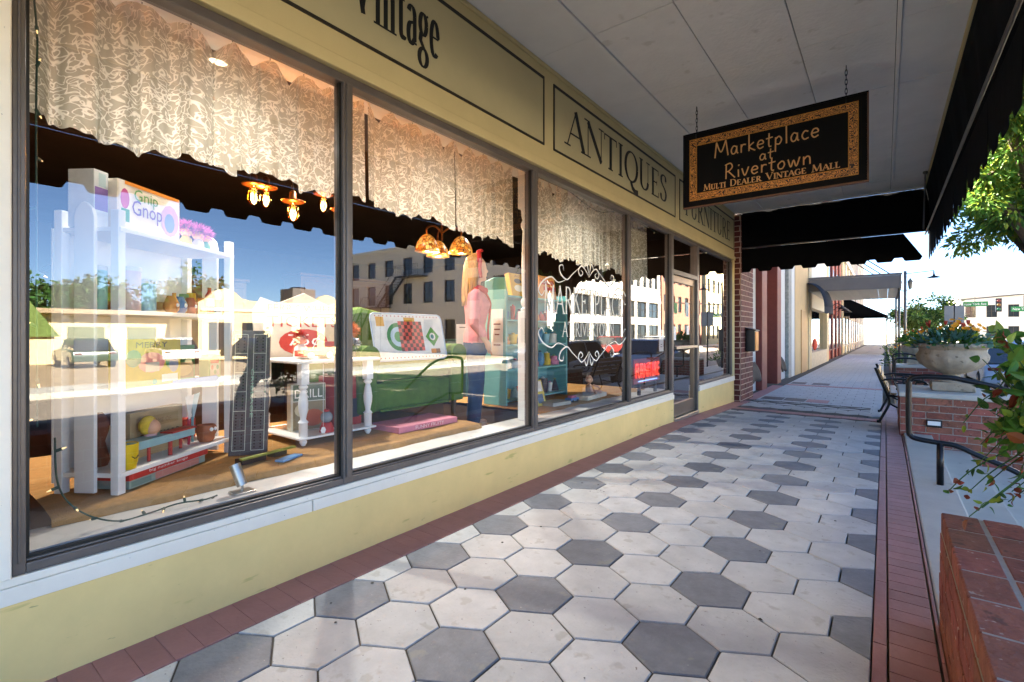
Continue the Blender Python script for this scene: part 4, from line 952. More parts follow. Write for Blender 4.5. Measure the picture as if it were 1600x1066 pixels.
for k, (x, y_, h_, lb) in enumerate(((2.3,40,4.5,'feathery light green tree beside the road past the lamp posts'),(1.7,50,4.6,'small green tree near the black sloping awning'))):
    tree('roadside_tree', x, y_, -.4, h_, lb, 40+k, (0,0,h_*.62,1.5,1.7,h_*.3), 5000, lm=mat('leaf_light','6f8a3c',.5,.2,8,island=.3,trans=.35), size=.22, trunk_r=.09, limbs=7)
# ================================================================== the other side of the street (seen in the glass)
def wall_open(B, O, U, N, w_, h_, ops, dep=.18):
    """wall sheet from O along U (w_) and up (h_) with real openings (u0,u1,z0,z1) and their reveals; N points outwards"""
    O, U, N = map(Vector, (O, U, N)); Z = Vector((0,0,1))
    us = sorted({0, w_} | {o[0] for o in ops} | {o[1] for o in ops}); zs = sorted({0, h_} | {o[2] for o in ops} | {o[3] for o in ops})
    for i in range(len(us)-1):
        for j in range(len(zs)-1):
            um, zm = (us[i]+us[i+1])/2, (zs[j]+zs[j+1])/2
            if any(o[0] < um < o[1] and o[2] < zm < o[3] for o in ops): continue
            B.add([O+U*us[i]+Z*zs[j], O+U*us[i+1]+Z*zs[j], O+U*us[i+1]+Z*zs[j+1], O+U*us[i]+Z*zs[j+1]], [(0,1,2,3)])
    for a, b_, c, d in ops:
        p = [O+U*a+Z*c, O+U*b_+Z*c, O+U*b_+Z*d, O+U*a+Z*d]; q = [x-N*dep for x in p]
        for k in range(4): B.add([p[k], p[(k+1)%4], q[(k+1)%4], q[k]], [(0,1,2,3)])
FRM = mat('dark_window_frame', '3b3630', .5, .1)
def window_in(t, O, U, N, op, muntin=2, m=None, dep=.15):
    O, U, N = map(Vector, (O, U, N)); Z = Vector((0,0,1)); a, b_, c, d = op
    f = MB(); g = .06
    def bar(u0, u1, z0, z1):
        p = [O+U*u0+Z*z0, O+U*u1+Z*z0, O+U*u1+Z*z1, O+U*u0+Z*z1]; p = [x-N*(dep-.03) for x in p]; q = [x-N*.05 for x in p]
        f.add(p+q, [(0,1,2,3),(7,6,5,4)]+[(k,(k+1)%4,4+(k+1)%4,4+k) for k in range(4)])
    bar(a, b_, c, c+g); bar(a, b_, d-g, d); bar(a, a+g, c+g, d-g); bar(b_-g, b_, c+g, d-g); bar(a+g, b_-g, (c+d)/2-.03, (c+d)/2+.03)
    for k in range(1, muntin): u = a+(b_-a)*k/muntin; bar(u-.025, u+.025, c+g, (c+d)/2-.03); bar(u-.025, u+.025, (c+d)/2+.03, d-g)
    fo_ = f.build('window', FRM, t)
    MB().add([O+U*(a)+Z*c-N*dep, O+U*b_+Z*c-N*dep, O+U*b_+Z*d-N*dep, O+U*a+Z*d-N*dep], [(0,1,2,3)]).build('pane', GLD, fo_)
OW = mat('warm_white_render', 'd6d0c2', .85, .06, 1, .2, 20); OC = mat('sunny_cream_render', 'e2cf9f', .85, .06, 1, .2, 20)
# low service building with flat eave
la = thing('low_cream_building', (37, 9, -.45), 'low cream building with a flat overhanging eave across the car park', 'building')
MB().box(35, 42, 2.5, 13.6, -.45, 2.5).build('wall', OC, la); MB().box(34.2, 42.5, 2.2, 13.7, 2.5, 2.78).build('roof', mat('tan_eave','a08c70',.7,.08), la)
for a, b_ in ((7.2,9.0),(10.2,11.8)): MB().box(34.95, 34.998, a, b_, -.4, 1.7).build('garage_door', mat('green_grey_door','6b7458',.6,.1), la)
ga = thing('green_gable_hut', (33.5, 4.6, -.44), 'small hut with a steep green gable roof at the car park edge', 'hut')
MB().box(32.4, 34.4, 3.4, 6.2, -.44, 1.1).build('wall', OC, ga); MB().add([(32.2,3.2,1.1),(34.6,3.2,1.1),(34.6,6.4,1.1),(32.2,6.4,1.1),(32.2,4.8,3.6),(34.6,4.8,3.6)], [(0,1,5,4),(3,4,5,2),(0,4,3),(1,2,5),(0,3,2,1)]).build('roof', mat('moss_green_roof','5f7434',.7,.15), ga)
# mission parapet building
mbd = thing('mission_parapet_building', (32, 17.5, -.45), 'long cream building with a curved mission style parapet across the street', 'building')
par = [(0,-.0),(0,3.7),(.5,4.0),(1.0,4.55),(1.6,4.7),(2.2,4.5),(2.6,4.1),(3.2,3.95),(7.4,3.95),(8,4.1),(8.4,4.5),(9,4.7),(9.6,4.55),(10.2,4.0),(10.8,3.7),(10.8,0)]
MB().prism([(p[0], p[1]) for p in par], (30,12.6,-.45), (0,1,0), (0,0,1), (1,0,0), .4).build('front_wall', OC, mbd)
MB().box(30.4, 40, 12.6, 23.4, -.45, 3.0).build('wall', OC, mbd); MB().box(29.9, 29.998, 12.7, 23.3, 2.75, 2.9).build('string_course', OW, mbd)
for k in range(5): a = 13.2+k*2.05; f = MB().box(29.95, 29.997, a, a+1.4, .2, 2.0).build('window', GLD, mbd); MB().box(29.93, 29.949, a+.67, a+.73, .2, 2.0).build('mullion', FRM, f)
rm = thing('rooftop_unit', (34, 21, 3.9), 'grey rooftop unit standing on the mission parapet building', 'rooftop unit'); MB().box(33,35,20.4,22.4,2.99,4.9).build('casing', GREY, rm, bevel=.05); MB().lathe(34,21.4,[(.6,4.9),(.6,5.05),(.5,5.05)],16).build('fan', IRON, rm)
# white three storey building: shaded side wall with fire escape, sunny street front
C0x, C1x, C0y, C1y, CH = 14.8, 40, 30, 52.5, 9.6
wb = thing('white_three_storey_building', (24, 41, -.45), 'white three storey building with an iron fire escape on its side wall', 'building')
side_ops = []
for fl_, zz in enumerate((.9, 4.3, 7.0)):
    for k in range(9):
        u = 1.3 + k*2.7
        side_ops.append((u, u+1.25, zz+.1, zz+(2.0 if fl_ < 2 else 1.7)))
B = MB(); wall_open(B, (C0x,C0y,-.45), (1,0,0), (0,-1,0), C1x-C0x, CH, side_ops); B.build('side_wall', mat('shaded_side_white','cfc9bd',.85,.06,1,.2,20), wb)  # white a little darker than the front: side shade put into the colour
for op in side_ops: window_in(wb, (C0x,C0y,-.45), (1,0,0), (0,-1,0), op)
fr_ops = []
for k in range(7): u = .8+k*3.1; fr_ops.append((u, u+2.5, .5, 2.6)); fr_ops.append((u, u+2.5, 3.3, 4.9))
for k in range(14): u = .6+k*1.56; fr_ops.append((u, u+.85, 6.4, 8.2))
B = MB(); wall_open(B, (C0x,C0y,-.45), (0,1,0), (-1,0,0), C1y-C0y, CH, fr_ops); B.build('front_wall', OW, wb)
for op in fr_ops: window_in(wb, (C0x,C0y,-.45), (0,1,0), (-1,0,0), op, 2)
MB().box(C0x+.25, C1x, C0y+.25, C1y, -.45, CH-.9).build('core', INT, wb); MB().box(C0x-.12, C0x+.25, C0y-.12, C1y, CH-.5, CH-.1).build('coping', OW, wb); MB().box(C0x+.251, C1x, C0y-.12, C0y+.25, CH-.5, CH-.2).build('coping', OW, wb)
MB().box(C0x-.1, C0x-.003, C0y, C1y, 4.95-.45, 5.25-.45).build('string_course', OW, wb)
fe = thing('fire_escape', (31, 29.3, -.45), 'dark iron fire escape stairs zigzagging up the white building', 'fire escape')
for x0, z in ((27.5, 6.3), (32.5, 3.6)):
    MB().box(x0, x0+3.2, 28.75, 29.95, z, z+.08).build('landing', IRON, fe)
    B = MB()
    for k in range(12): B.tube([(x0+k*.29, 28.77, z+.08), (x0+k*.29, 28.77, z+1.05)], .015, 4)
    B.tube([(x0, 28.77, z+1.05),(x0+3.2, 28.77, z+1.05)], .025, 5); B.build('railing', IRON, fe)
for (p, q) in (((30.6,29.4,6.3),(33.2,29.4,3.7)), ((35.6,29.4,3.6),(38.6,29.4,-.4))):
    d = Vector(q)-Vector(p); B = MB(); B.beam((p[0],28.9,p[2]), (q[0],28.9,q[2]), .04, .2); B.beam((p[0],29.8,p[2]), (q[0],29.8,q[2]), .04, .2)
    for k in range(11): c = Vector(p)+d*(k+.5)/11; B.box(c.x-.13, c.x+.13, 28.92, 29.78, c.z, c.z+.03)
    B.tube([(p[0],28.9,p[2]+1),(q[0],28.9,q[2]+1)], .025, 5); B.build('stair_flight', IRON, fe)
for x in (32.6, 35.6): MB().tube([(x,28.8,-.4),(x,28.8,3.6)], .05, 6).build('leg', IRON, fe)
def block(name, label, x0, y0, y1, h, m, nb, ns):
    t = thing(name, (x0+6, (y0+y1)/2, -.45), label, 'building'); ops = []; wd = (y1-y0)/nb
    for f_ in range(ns):
        for k in range(nb):
            u = (k+.25)*wd; z = .6+f_*3.3; ops.append((u, u+wd*.5, z+.3, z+2.2))
    B = MB(); wall_open(B, (x0,y0,-.45), (0,1,0), (-1,0,0), y1-y0, h, ops); B.build('front_wall', m, t)
    for op in ops: window_in(t, (x0,y0,-.45), (0,1,0), (-1,0,0), op)
    nb2 = 5; ops = [((k+.25)*2.4, (k+.75)*2.4, .9+f_*3.3, 2.8+f_*3.3) for f_ in range(ns) for k in range(nb2)]
    B = MB(); wall_open(B, (x0,y0,-.45), (1,0,0), (0,-1,0), 12, h, ops); B.build('side_wall', m, t)
    for op in ops: window_in(t, (x0,y0,-.45), (1,0,0), (0,-1,0), op)
    MB().box(x0+.25, x0+12, y0+.25, y1, -.45, h-.8).build('core', INT, t); MB().box(x0-.2, x0+12, y0-.2, y1, h-.5, h-.15).build('cornice', OW, t)
block('brick_office_building', 'brown brick office building beyond the white building across the street', 14.8, 53, 68, 13, mat('brown_brick_wall','8a5f4c',.85,.15,3), 6, 3)
block('tall_cream_building', 'tall cream building farther along the opposite pavement', 14.8, 70, 82, 16, OC, 5, 4)
block('pale_corner_building', 'pale building at the far crossing under the street signs', 9.5, 105, 125, 7.4, OW, 6, 2)
# far trees and hedge opposite
for k, (x, y_, h_) in enumerate(((50,12,7.5),(47,18,8.5),(48,7,6.5))):
    tree('background_tree', x, y_, -.45, h_, ('dark tree rising behind the low cream building', 'tallest tree behind the mission parapet building', 'rounded tree behind the green gable hut')[k], 60+k, (0,0,h_*.6,3.2,3.4,h_*.36), 4000, lm=LD, size=.5, trunk_r=.2, limbs=7)
for k, y_ in enumerate((34, 40.5, 47)):
    urn_plant('pavement_shrub', 13.6, y_, -.3, .9, 1.6, 'rounded green shrub on the opposite pavement by the white building', 70+k, flowers=False, n=350, group='shrubs on the opposite pavement')

# ================================================================== cars
def car(x, y, rz, colr, label, z=-.46):
    M_ = Matrix.Translation((x, y, z)) @ Matrix.Rotation(rz, 4, 'Z')
    t = thing('parked_car', (x, y, z), label, 'car', 'cars parked along the street')
    pm = mat('car_paint_'+colr, colr, .25, .03, 3, spec=.6); 
    # body: side outline along local X (length 4.5), lofted across width with tumblehome
    low = [(-2.2,.35),(-2.25,.6),(-2.15,.85),(-1.2,.95),(1.0,.92),(2.0,.82),(2.25,.6),(2.2,.32)]
    B = MB(M_); n = len(low)
    rows = []
    for wv, sc in ((-.9,.97),(-.86,1.0),(.86,1.0),(.9,.97)):
        rows += [(p[0]*(.985 if abs(wv) > .88 else 1), wv, .32 + (p[1]-.32)*(.93 if abs(wv) > .88 else 1)) for p in low]
    B.add(rows, [(r_*n+i, r_*n+(i+1)%n, (r_+1)*n+(i+1)%n, (r_+1)*n+i) for r_ in range(3) for i in range(n)] + [tuple(range(n)), tuple(range(4*n-1, 3*n-1, -1))])
    B.build('body', pm, t, smooth=True, bevel=.03, auto=35)
    cab = [(-1.95,.9),(-1.35,1.42),(.15,1.46),(1.05,.92)]
    def cabin(g, zz=0):
        return [(p[0]*(1-g*.0), wv*(1-.16*(p[1]-.9)/.55), p[1]) for wv in (-.80,.80) for p in cab]
    MB(M_).add(cabin(0), [(0,1,2,3),(7,6,5,4),(0,4,5,1),(2,6,7,3)]).build('windows', GLD, t)
    MB(M_).add([(p[0], wv, p[1]+.0) for wv in (-.68,.68) for p in ((-1.42,1.40),(-1.3,1.475),(.12,1.50),(.25,1.42))], [(0,1,2,3),(7,6,5,4),(0,4,5,1),(1,5,6,2),(2,6,7,3),(3,7,4,0)]).build('roof', pm, t, bevel=.03)
    for sx_ in (-1, 1):
        B = MB(M_)
        for px in (-.55, .42): B.beam((px, sx_*.80, .92), (px-.06, sx_*.67, 1.44), .06, .03)
        B.build('pillar', pm, t)
        for px in (-1.38, 1.38):
            w_ = MB(M_).tube([(px, sx_*.70, .33),(px, sx_*.915, .33)], .33, 20).build('wheel', mat('tyre_rubber','151515',.8,.1), t, bevel=.03); MB(M_).tube([(px, sx_*.90, .33),(px, sx_*.925, .33)], .21, 14).build('rim', STEEL, w_)
        MB(M_).obox((2.17, sx_*.62, .66), (.12,.34,.13)).build('headlight', WHITEP, t, bevel=.02); MB(M_).obox((-2.17, sx_*.66, .72), (.08,.3,.14)).build('tail_light', mat('red_lens','5a1c18'), t, bevel=.02)
    MB(M_).obox((2.24,0,.42), (.06,1.5,.12)).build('bumper', mat('tyre_rubber','151515'), t, bevel=.02)
car(3.0, 13.6, R(90), 'c6ccd2', 'silver car parked at the kerb below the steps')
car(3.0, 20.4, R(90), '8fa0b4', 'pale blue car parked at the kerb behind the silver car')
car(10.9, 24.0, R(-90), '5d6a78', 'slate blue car parked across the road from the shop')
car(10.9, 32, R(-90), '8f2f2a', 'dark red car parked across the road before the white building')
car(10.9, 40.5, R(-90), 'b9b7b2', 'light grey car parked in front of the white building')
car(28.0, 6.6, R(0), '2f4a3a', 'dark green car at the car park edge near the green gable hut')
car(27.0, 10.2, R(6), 'c9c9c9', 'white car in the car park facing the low cream building')
car(26.0, 14.2, R(-4), '3a3a40', 'black car in the car park by the mission parapet building')
# ================================================================== display platforms inside the window
PZ = .50
def platform(name, x0, x1, y0, y1, z, label):
    def fn(u, v):
        y_ = y0 + (y1-y0)*u; w_ = .008*math.sin(y_*9)+.006*math.sin(y_*23+1)
        if v < .35: s = v/.35; return Vector((x1 + .0 + w_*(1-s) - .015*s, y_, .453 + (z-.453-.012)*s))
        s = (v-.35)/.65; return Vector((x1 - .0 + (x0-x1)*s, y_, z - .02*(1-min(1, s*9))**2 + .004*math.sin(y_*13+s*9)))
    t = thing(name, ((x0+x1)/2, (y0+y1)/2, 0), label, 'platform')
    MB().sheet(90, 26, fn).build('burlap_cover', BURLAP, t, smooth=True)
    MB().box(x0+.02, x1-.02, y0+.02, y1-.02, 0, z-.03).build('base', INTF, t)
    MB().sheet(8, 5, lambda u, v: Vector((x1-(x1-x0)*u*.9, y1+.01+.02*math.sin(u*17)*v, z-.01-(z-.1)*v))).build('burlap_side', BURLAP, t, smooth=True)
platform('display_platform', -4.1, -2.70, .44, 3.1, PZ, 'burlap covered display platform carrying the white shelf and the green armchair')
platform('display_platform', -4.1, -2.70, 4.0, 6.6, .47, 'burlap covered display platform carrying the teal bookcase')
# ------------------------------------------------------------------ lace curtains
def curtain(y0, y1, zb, label, seed, xk=-2.75):
    r = random.Random(seed); t = thing('lace_curtain', (xk, (y0+y1)/2, zb), label, 'curtain')
    n = max(3, int((y1-y0)/.17)); ph = r.random()*6
    def fn(u, v):
        y_ = y0+(y1-y0)*u; f = u*n; tooth = abs((f % 1)-.5)*2
        top = 2.79 - .075*(1-tooth)**1.5*(1+.5*math.sin(f*1.7+ph)); z = zb + .022*math.sin(f*2.3+ph) + .014*math.sin(f*9.1)
        fold = (.020*(.55+.45*math.sin(f*1.3+2*ph))*math.sin(f*5.1+1.4*math.sin(f*.83+ph))+.011*math.sin(f*11.3+1+.8*math.sin(f*.6))+.006*math.sin(f*23.7+ph))*(1.2-.5*v)
        return Vector((xk+fold, y_ + .012*math.sin(f*8)*(1-v), z+(top-z)*v))
    B = MB().sheet(n*16, 14, fn); B.us = ((y1-y0)*1.5, 1.0); B.build('lace_cloth', CURT, t, smooth=True)
    B = MB(); k = n*40
    B.sheet(k, 1, lambda u, v: Vector((fn(u,0).x+.003, fn(u,0).y, fn(u,0).z + .012 - (.028+.012*abs(math.sin(u*k*.31)))*v))); B.us = ((y1-y0)*2, .05); B.build('lace_hem', CURT, t, smooth=True)
    B = MB()
    for j in range(n):
        u = j/n; p = fn(u, 1); B.tube([p, (p.x-.0, p.y, 2.80)], .0025, 5)
    o = B.build('hook', IRON, t); o['kind'] = 'stuff'
curtain(.36, 1.16, 2.13, 'cream lace curtain hanging at the white corner casing above the white shelf', 1)
curtain(1.15, 1.97, 2.14, 'cream lace curtain hanging in front of the bare filament bulbs', 2, -2.745)
curtain(1.99, 2.82, 2.13, 'cream lace curtain hanging above the green armchair', 3)
curtain(2.81, 3.58, 2.10, 'cream lace curtain hanging next to the turned white post by the stained glass lamp', 4, -2.745)
curtain(3.85, 6.05, 2.07, 'wide cream lace curtain above the white painted window lettering', 5)
curtain(6.1, 6.78, 1.98, 'narrow cream lace curtain beside the shop door', 6)
# string lights
GW = mat('green_flex', '27453a', .5, .1); WARM = mat('tiny_warm_bulb', 'f5d9a0', .4, .05, emit='ffcf8a', es=.1)
def string_lights(pts, n, label, seed):
    r = random.Random(seed); P = smoothp(pts, 12); t = thing('string_lights', pts[0], label, 'string lights')
    MB().tube(P, .0035, 6).build('flex', GW, t, smooth=True)
    S = MB(); L_ = MB()
    for k in range(n):
        q = P[int((k+.5)/n*(len(P)-1))]; d = rdir(r); d.z -= .5; d.normalize(); S.tube([q, q+d*.022], .006, 6); L_.tube([q+d*.022, q+d*.036], [.004,.002], 5)
    o = S.build('socket', GW, t); o['kind'] = 'stuff'; o = L_.build('bulb', WARM, t); o['kind'] = 'stuff'
string_lights([(-2.52,.37,.9),(-2.5,.365,1.6),(-2.52,.37,2.3),(-2.5,.4,2.76),(-2.56,.9,2.74),(-2.55,1.5,2.76),(-2.56,2.1,2.73),(-2.55,2.8,2.75),(-2.56,3.4,2.72),(-2.55,4.2,2.70),(-2.56,4.9,2.62),(-2.55,5.5,2.70),(-2.55,6.7,2.66)], 46, 'green string lights with tiny warm bulbs under the window soffit', 2)
string_lights([(-2.53,.42,.85),(-2.52,.43,.66),(-2.53,.50,.54),(-2.56,.62,.462),(-2.58,.74,.457),(-2.56,.84,.474),(-2.56,.95,.463),(-2.6,1.02,.457)], 10, 'loose end of green string lights trailing on the white inner ledge', 5)
# ------------------------------------------------------------------ lamps
FIL = mat('glowing_filament', 'ffb35c', .4, .05, emit='ff6a10', es=.5); AMB = glass_mat('amber_bulb_glass', 1.2, (1,.55,.2,1)); BRASS = mat('aged_brass', '8a5a34', .35, .15, 10, metal=.8)
def point(parent, loc, e, col=(1,.62,.3), r_=.03):
    d = bpy.data.lights.new('bulb_light', 'POINT'); d.energy = e; d.color = col; d.shadow_soft_size = r_; o = bpy.data.objects.new('bulb_light', d); COL.objects.link(o); o.parent = parent; o.location = Vector(loc)-ORG[parent.name]
pl = [(-4.2,1.93,2.47),(-4.3,2.08,2.50),(-4.05,2.19,2.36),(-4.35,2.66,2.58),(-4.2,2.75,2.42)]
for k, (x, y, z) in enumerate(pl):
    t = thing('pendant_bulb', (x, y, z), 'bare glowing filament bulb on a brass pendant behind the lace curtain', 'lamp', 'filament pendants')
    MB().lathe(x, y, [(.012,z-.15),(.035,z-.13),(.05,z-.09),(.045,z-.04),(.024,z),(.02,z+.02)], 16).build('bulb', AMB, t, smooth=True)
    MB().tube([(x-.012,y,z-.1),(x-.01,y,z-.03),(x+.01,y,z-.03),(x+.012,y,z-.1)], .004, 5).build('filament', FIL, t)
    MB().lathe(x, y, [(.09,z+.02),(.095,z+.03),(.03,z+.045),(.028,z+.10),(.012,z+.12)], 18).build('socket', BRASS, t, smooth=True)
    MB().tube([(x,y,z+.12),(x,y,3.25)], .005, 5).build('cord', BLACKP, t); point(t, (x,y,z-.07), 2)
def tiffany():
    m = bpy.data.materials.new('stained_glass'); m.use_nodes = True; n = m.node_tree.nodes; l = m.node_tree.links; b = n['Principled BSDF']
    tc = n.new('ShaderNodeTexCoord'); v = n.new('ShaderNodeTexVoronoi'); v.inputs['Scale'].default_value = 26; l.new(tc.outputs['Object'], v.inputs[0])
    r = n.new('ShaderNodeValToRGB'); e = r.color_ramp.elements; e[0].color = lin('7a2a10'); e[1].color = lin('f2cf7a'); q = e.new(.45); q.color = lin('d98a2a'); l.new(v.outputs['Color'], r.inputs[0])
    v2 = n.new('ShaderNodeTexVoronoi'); v2.feature = 'DISTANCE_TO_EDGE'; v2.inputs['Scale'].default_value = 26; l.new(tc.outputs['Object'], v2.inputs[0])
    s = n.new('ShaderNodeMath'); s.operation = 'GREATER_THAN'; s.inputs[1].default_value = .06; l.new(v2.outputs[0], s.inputs[0])
    mx = n.new('ShaderNodeMix'); mx.data_type = 'RGBA'; l.new(s.outputs[0], mx.inputs[0]); mx.inputs[6].default_value = (.02,.012,.008,1); l.new(r.outputs[0], mx.inputs[7])
    l.new(mx.outputs[2], b.inputs['Base Color']); l.new(mx.outputs[2], b.inputs['Emission Color']); b.inputs['Emission Strength'].default_value = .07; b.inputs['Roughness'].default_value = .3; return m
TIF = tiffany()
t = thing('stained_glass_lamp', (-4, 3.92, 2.2), 'three armed ceiling lamp with amber stained glass shades', 'lamp')
for k in range(3):
    a = k*2.09+.5; x, y, z = -4+.22*math.cos(a), 3.92+.22*math.sin(a), 2.25
    s_ = MB().lathe(x, y, [(.135,z-.1),(.13,z-.06),(.11,z+.0),(.07,z+.06),(.03,z+.09)], 22).build('shade', TIF, t, smooth=True)
    MB().tube(smoothp([(x,y,z+.09),(x,y,z+.16),((x-4)/2,(y+3.92)/2,z+.2),(-4,3.92,z+.14)],5), .012, 6).build('arm', BRASS, t, smooth=True)
    point(t, (x,y,z-.12), 2.5, (1,.7,.4))
MB().tube([(-4,3.92,2.3),(-4,3.92,3.25)], .012, 6).build('stem', BRASS, t)
def spot(x, y, z, tgt, e, label, group):
    t = thing('track_spotlight', (x, y, z), label, 'lamp', group); d = (Vector(tgt)-Vector((x,y,z))).normalized(); p = Vector((x,y,z))
    MB().tube([p-d*.05, p+d*.07], [.045,.055], 14).build('can', mat('brushed_steel','b3aca0'), t, smooth=True); MB().tube([p+d*.068, p+d*.072], .045, 14).build('lens', (mat('lit_lens','fff2d8',.3,.02,emit='ffe2b0',es=1.2) if x > -3 else mat('dim_lens','6a5f50',.4,.1)), t)
    MB().tube([p-d*.02, (x,y,2.86 if x > -2.95 else 3.25)], .012, 6).build('stem', mat('brushed_steel','b3aca0'), t)
    L_ = bpy.data.lights.new('spot_light', 'SPOT'); L_.energy = e; L_.color = (1,.96,.89); L_.spot_size = R(120); L_.spot_blend = .8; L_.shadow_soft_size = .05
    o = bpy.data.objects.new('spot_light', L_); COL.objects.link(o); o.parent = t; o.location = d*.09; o.rotation_euler = (-d).to_track_quat('Z','Y').to_euler()
SPE = 14
spot(-2.98, 1.18, 2.85, (-3.3, 1.1, .8), SPE*.2, 'lit track spotlight shining through the lace above the white shelf', None)
spot(-3.9, 2.65, 3.1, (-3.3, 2.6, .9), SPE*1.8, 'added track spotlight aimed at the green armchair', None)  # this and the next two are unseen spots added to brighten the display
spot(-3.9, 4.9, 3.1, (-3.3, 4.8, .9), SPE*1.8, 'added track spotlight aimed at the teal bookcase', None)
spot(-3.9, 1.25, 3.1, (-3.2, 1.1, .7), SPE*1.6, 'added track spotlight aimed at the white shelf', None)
spot(-3.3, 7.4, 2.9, (-4.5, 7.6, .5), SPE, 'added track spotlight just inside the shop door', None)  # unseen spot added to brighten the shop behind the door
# ------------------------------------------------------------------ white picket style shelf, set at an angle
ex = Vector((-.553,.833,0)); ey = Vector((-.833,-.553,0))
SM = Matrix(((ex.x,ey.x,0,-2.84),(ex.y,ey.y,0,.69),(0,0,1,0),(0,0,0,1)))
def lpt(x, y, z, M_=SM): return M_ @ Vector((x, y, z))
t = thing('white_shelf', lpt(.4,.14,PZ), 'white painted wooden shelf unit with picket shaped ends full of old toys', 'shelf')
for x, y in ((0,0),(0,.28),(.8,0),(.8,.28)): MB(SM).box(x-.02, x+.02, y-.02, y+.02, PZ, 1.825).build('post', SHELFW, t, bevel=.003)
for z in (.60,.98,1.36,1.745): MB(SM).box(-.015,.815,-.025,.30,z-.022,z).build('shelf_board', SHELFW, t, bevel=.003)
MB(SM).prism([(.09,0),(.19,0),(.19,1.28),(.18,1.32),(.155,1.345),(.14,1.35),(.125,1.345),(.10,1.32),(.09,1.28)], (-.012,0,PZ+.01), (0,1,0), (0,0,1), (-1,0,0), .018).build('picket', SHELFW, t, bevel=.003)
MB(SM).prism([(.09,0),(.19,0),(.19,1.28),(.18,1.32),(.155,1.345),(.14,1.35),(.125,1.345),(.10,1.32),(.09,1.28)], (.815,0,PZ+.01), (0,1,0), (0,0,1), (1,0,0), .018).build('picket', SHELFW, t, bevel=.003)
MB(SM).box(-.02,.82,.302,.312,PZ+.05,1.74).build('back_panel', SHELFW, t)
CM = {}
def C(h): return mat('print_'+h, h, .5, .08, 14)
def gbox(name, label, M_, x, y, z, w_, d, h, col, prints=(), txt=(), ry=0, cat='box', lean=0):
    """a printed carton standing with its front towards local -y"""
    T = M_ @ Matrix.Translation((x, y, z)) @ Matrix.Rotation(ry, 4, 'Z') @ Matrix.Rotation(lean, 4, 'X')
    t = thing(name, T @ Vector((w_/2, d/2, 0)), label, cat)
    MB(T).box(0, w_, 0, d, 0, h).build('carton', C(col), t, bevel=.003)
    for i, (a, b_, c, e, pc, shp) in enumerate(prints):
        B = MB(T); yy = -.0008-.0004*i
        if shp == 'o': B.add([(w_*(a+b_)/2+w_*(b_-a)/2*math.cos(k*.524), yy, h*(c+e)/2+h*(e-c)/2*math.sin(k*.524)) for k in range(12)], [tuple(range(12))])
        else: B.add([(w_*a,yy,h*c),(w_*b_,yy,h*c),(w_*b_,yy,h*e),(w_*a,yy,h*e)], [(0,1,2,3)])
        B.build('print', C(pc), t)
    R3 = T.to_3x3()
    for (s, u, v, hh, ww, pc) in txt: sans(s, T @ Vector((w_*u, 0, h*v)), R3 @ Vector((1,0,0)), R3 @ Vector((0,0,1)), R3 @ Vector((0,-1,0)), hh, C(pc), t, 'printed_title', width=ww, th=.004)
    return t
gbox('game_box','pale game carton with purple and green title on top of the white shelf', SM, .06,.06,1.746, .40,.14,.25, 'e9dfce', [(.02,.2,.0,1,'e9e2d8','r'),(.04,.17,.45,.85,'c65a96','o'),(.05,.17,.2,.45,'4f9a6a','r'),(.66,.98,.12,.8,'c9a2c0','o'),(.72,.9,.2,.62,'7f93b8','o'),(.1,.98,.93,1,'e08a2a','r')], [('Gnip',.42,.60,.075,.15,'5f9a58'),('Gnop',.44,.28,.10,.19,'6a4a9a')])
gbox('game_box','upright white and violet carton at the picket end of the top white shelf', SM, -.02,.1,1.746, .075,.13,.27, 'dfe3e4', [(.05,.95,.3,.7,'8d6fb0','r'),(.3,.8,.72,.95,'b9d0d4','r')])
gbox('game_box','mustard yellow board game carton with pink and green pictures', SM, .03,.03,.981, .40,.05,.24, 'c2ab1c', [(.28,.72,.28,.72,'e79a90','o'),(.1,.34,.42,.78,'6aa584','o'),(.4,.62,.3,.5,'d6cdb8','r'),(.66,.94,.06,.22,'e8e4d8','r'),(.72,.86,.35,.75,'4f9468','o'),(.78,.95,.25,.6,'7b8aa0','o'),(.5,.58,.02,.14,'3f8a5a','o')], [('MERRY',.5,.82,.028,.2,'3a3018')])
gbox('game_box','dark green carton behind the mustard game carton', SM, .42,.12,.981, .24,.05,.20, '4a7a48', [(.05,.95,.05,.5,'7d6444','r'),(.3,.9,.1,.45,'b08a52','o')])
gbox('game_box','small olive tin with a red mushroom picture', SM, .64,.02,.981, .11,.06,.14, '8fa060', [(.12,.88,.55,.95,'c9473f','o'),(.12,.88,.1,.62,'c9b9a0','r'),(.18,.4,.35,.55,'c96a5a','o'),(.6,.84,.35,.55,'5f8f6a','o'),(.4,.62,.15,.35,'8aa070','o')])
tag(MB(SM).prism([(0,0),(.34,0),(.36,.018),(.34,.036),(0,.036)], (.30,-.028,.965), (1,0,0), (0,0,1), (0,-1,0), .003).build('price_strip', C('6f86bd'), None), 'blue arrow shaped strip along the edge of the white shelf', 'strip')
gbox('game_box','tan word game carton with dark capitals on the low white shelf', SM, .20,.12,.601, .36,.06,.24, 'b29a72', [(.1,.9,.62,.86,'a38b62','r')], [('PASSWORD',.55,.28,.05,.28,'4a3420'),('GAME OF',.55,.68,.025,.14,'8a7350')])
gbox('game_box','flat grey green carton lying under the red game carton', SM, .05,-.01,PZ+.004, .52,.25,.042, '8fa79a', [(.3,.9,.1,.9,'c9877a','r'),(.02,.25,.2,.8,'6f8f86','r')])
gbox('game_box','flat red game carton with white lettering under the white shelf', SM, .04,-.02,PZ+.047, .54,.25,.042, 'c8342f', [(.3,.96,.0,.02,'e8e0d4','r')], [('big number bingo',.45,.26,.018,.26,'f2ece2')])
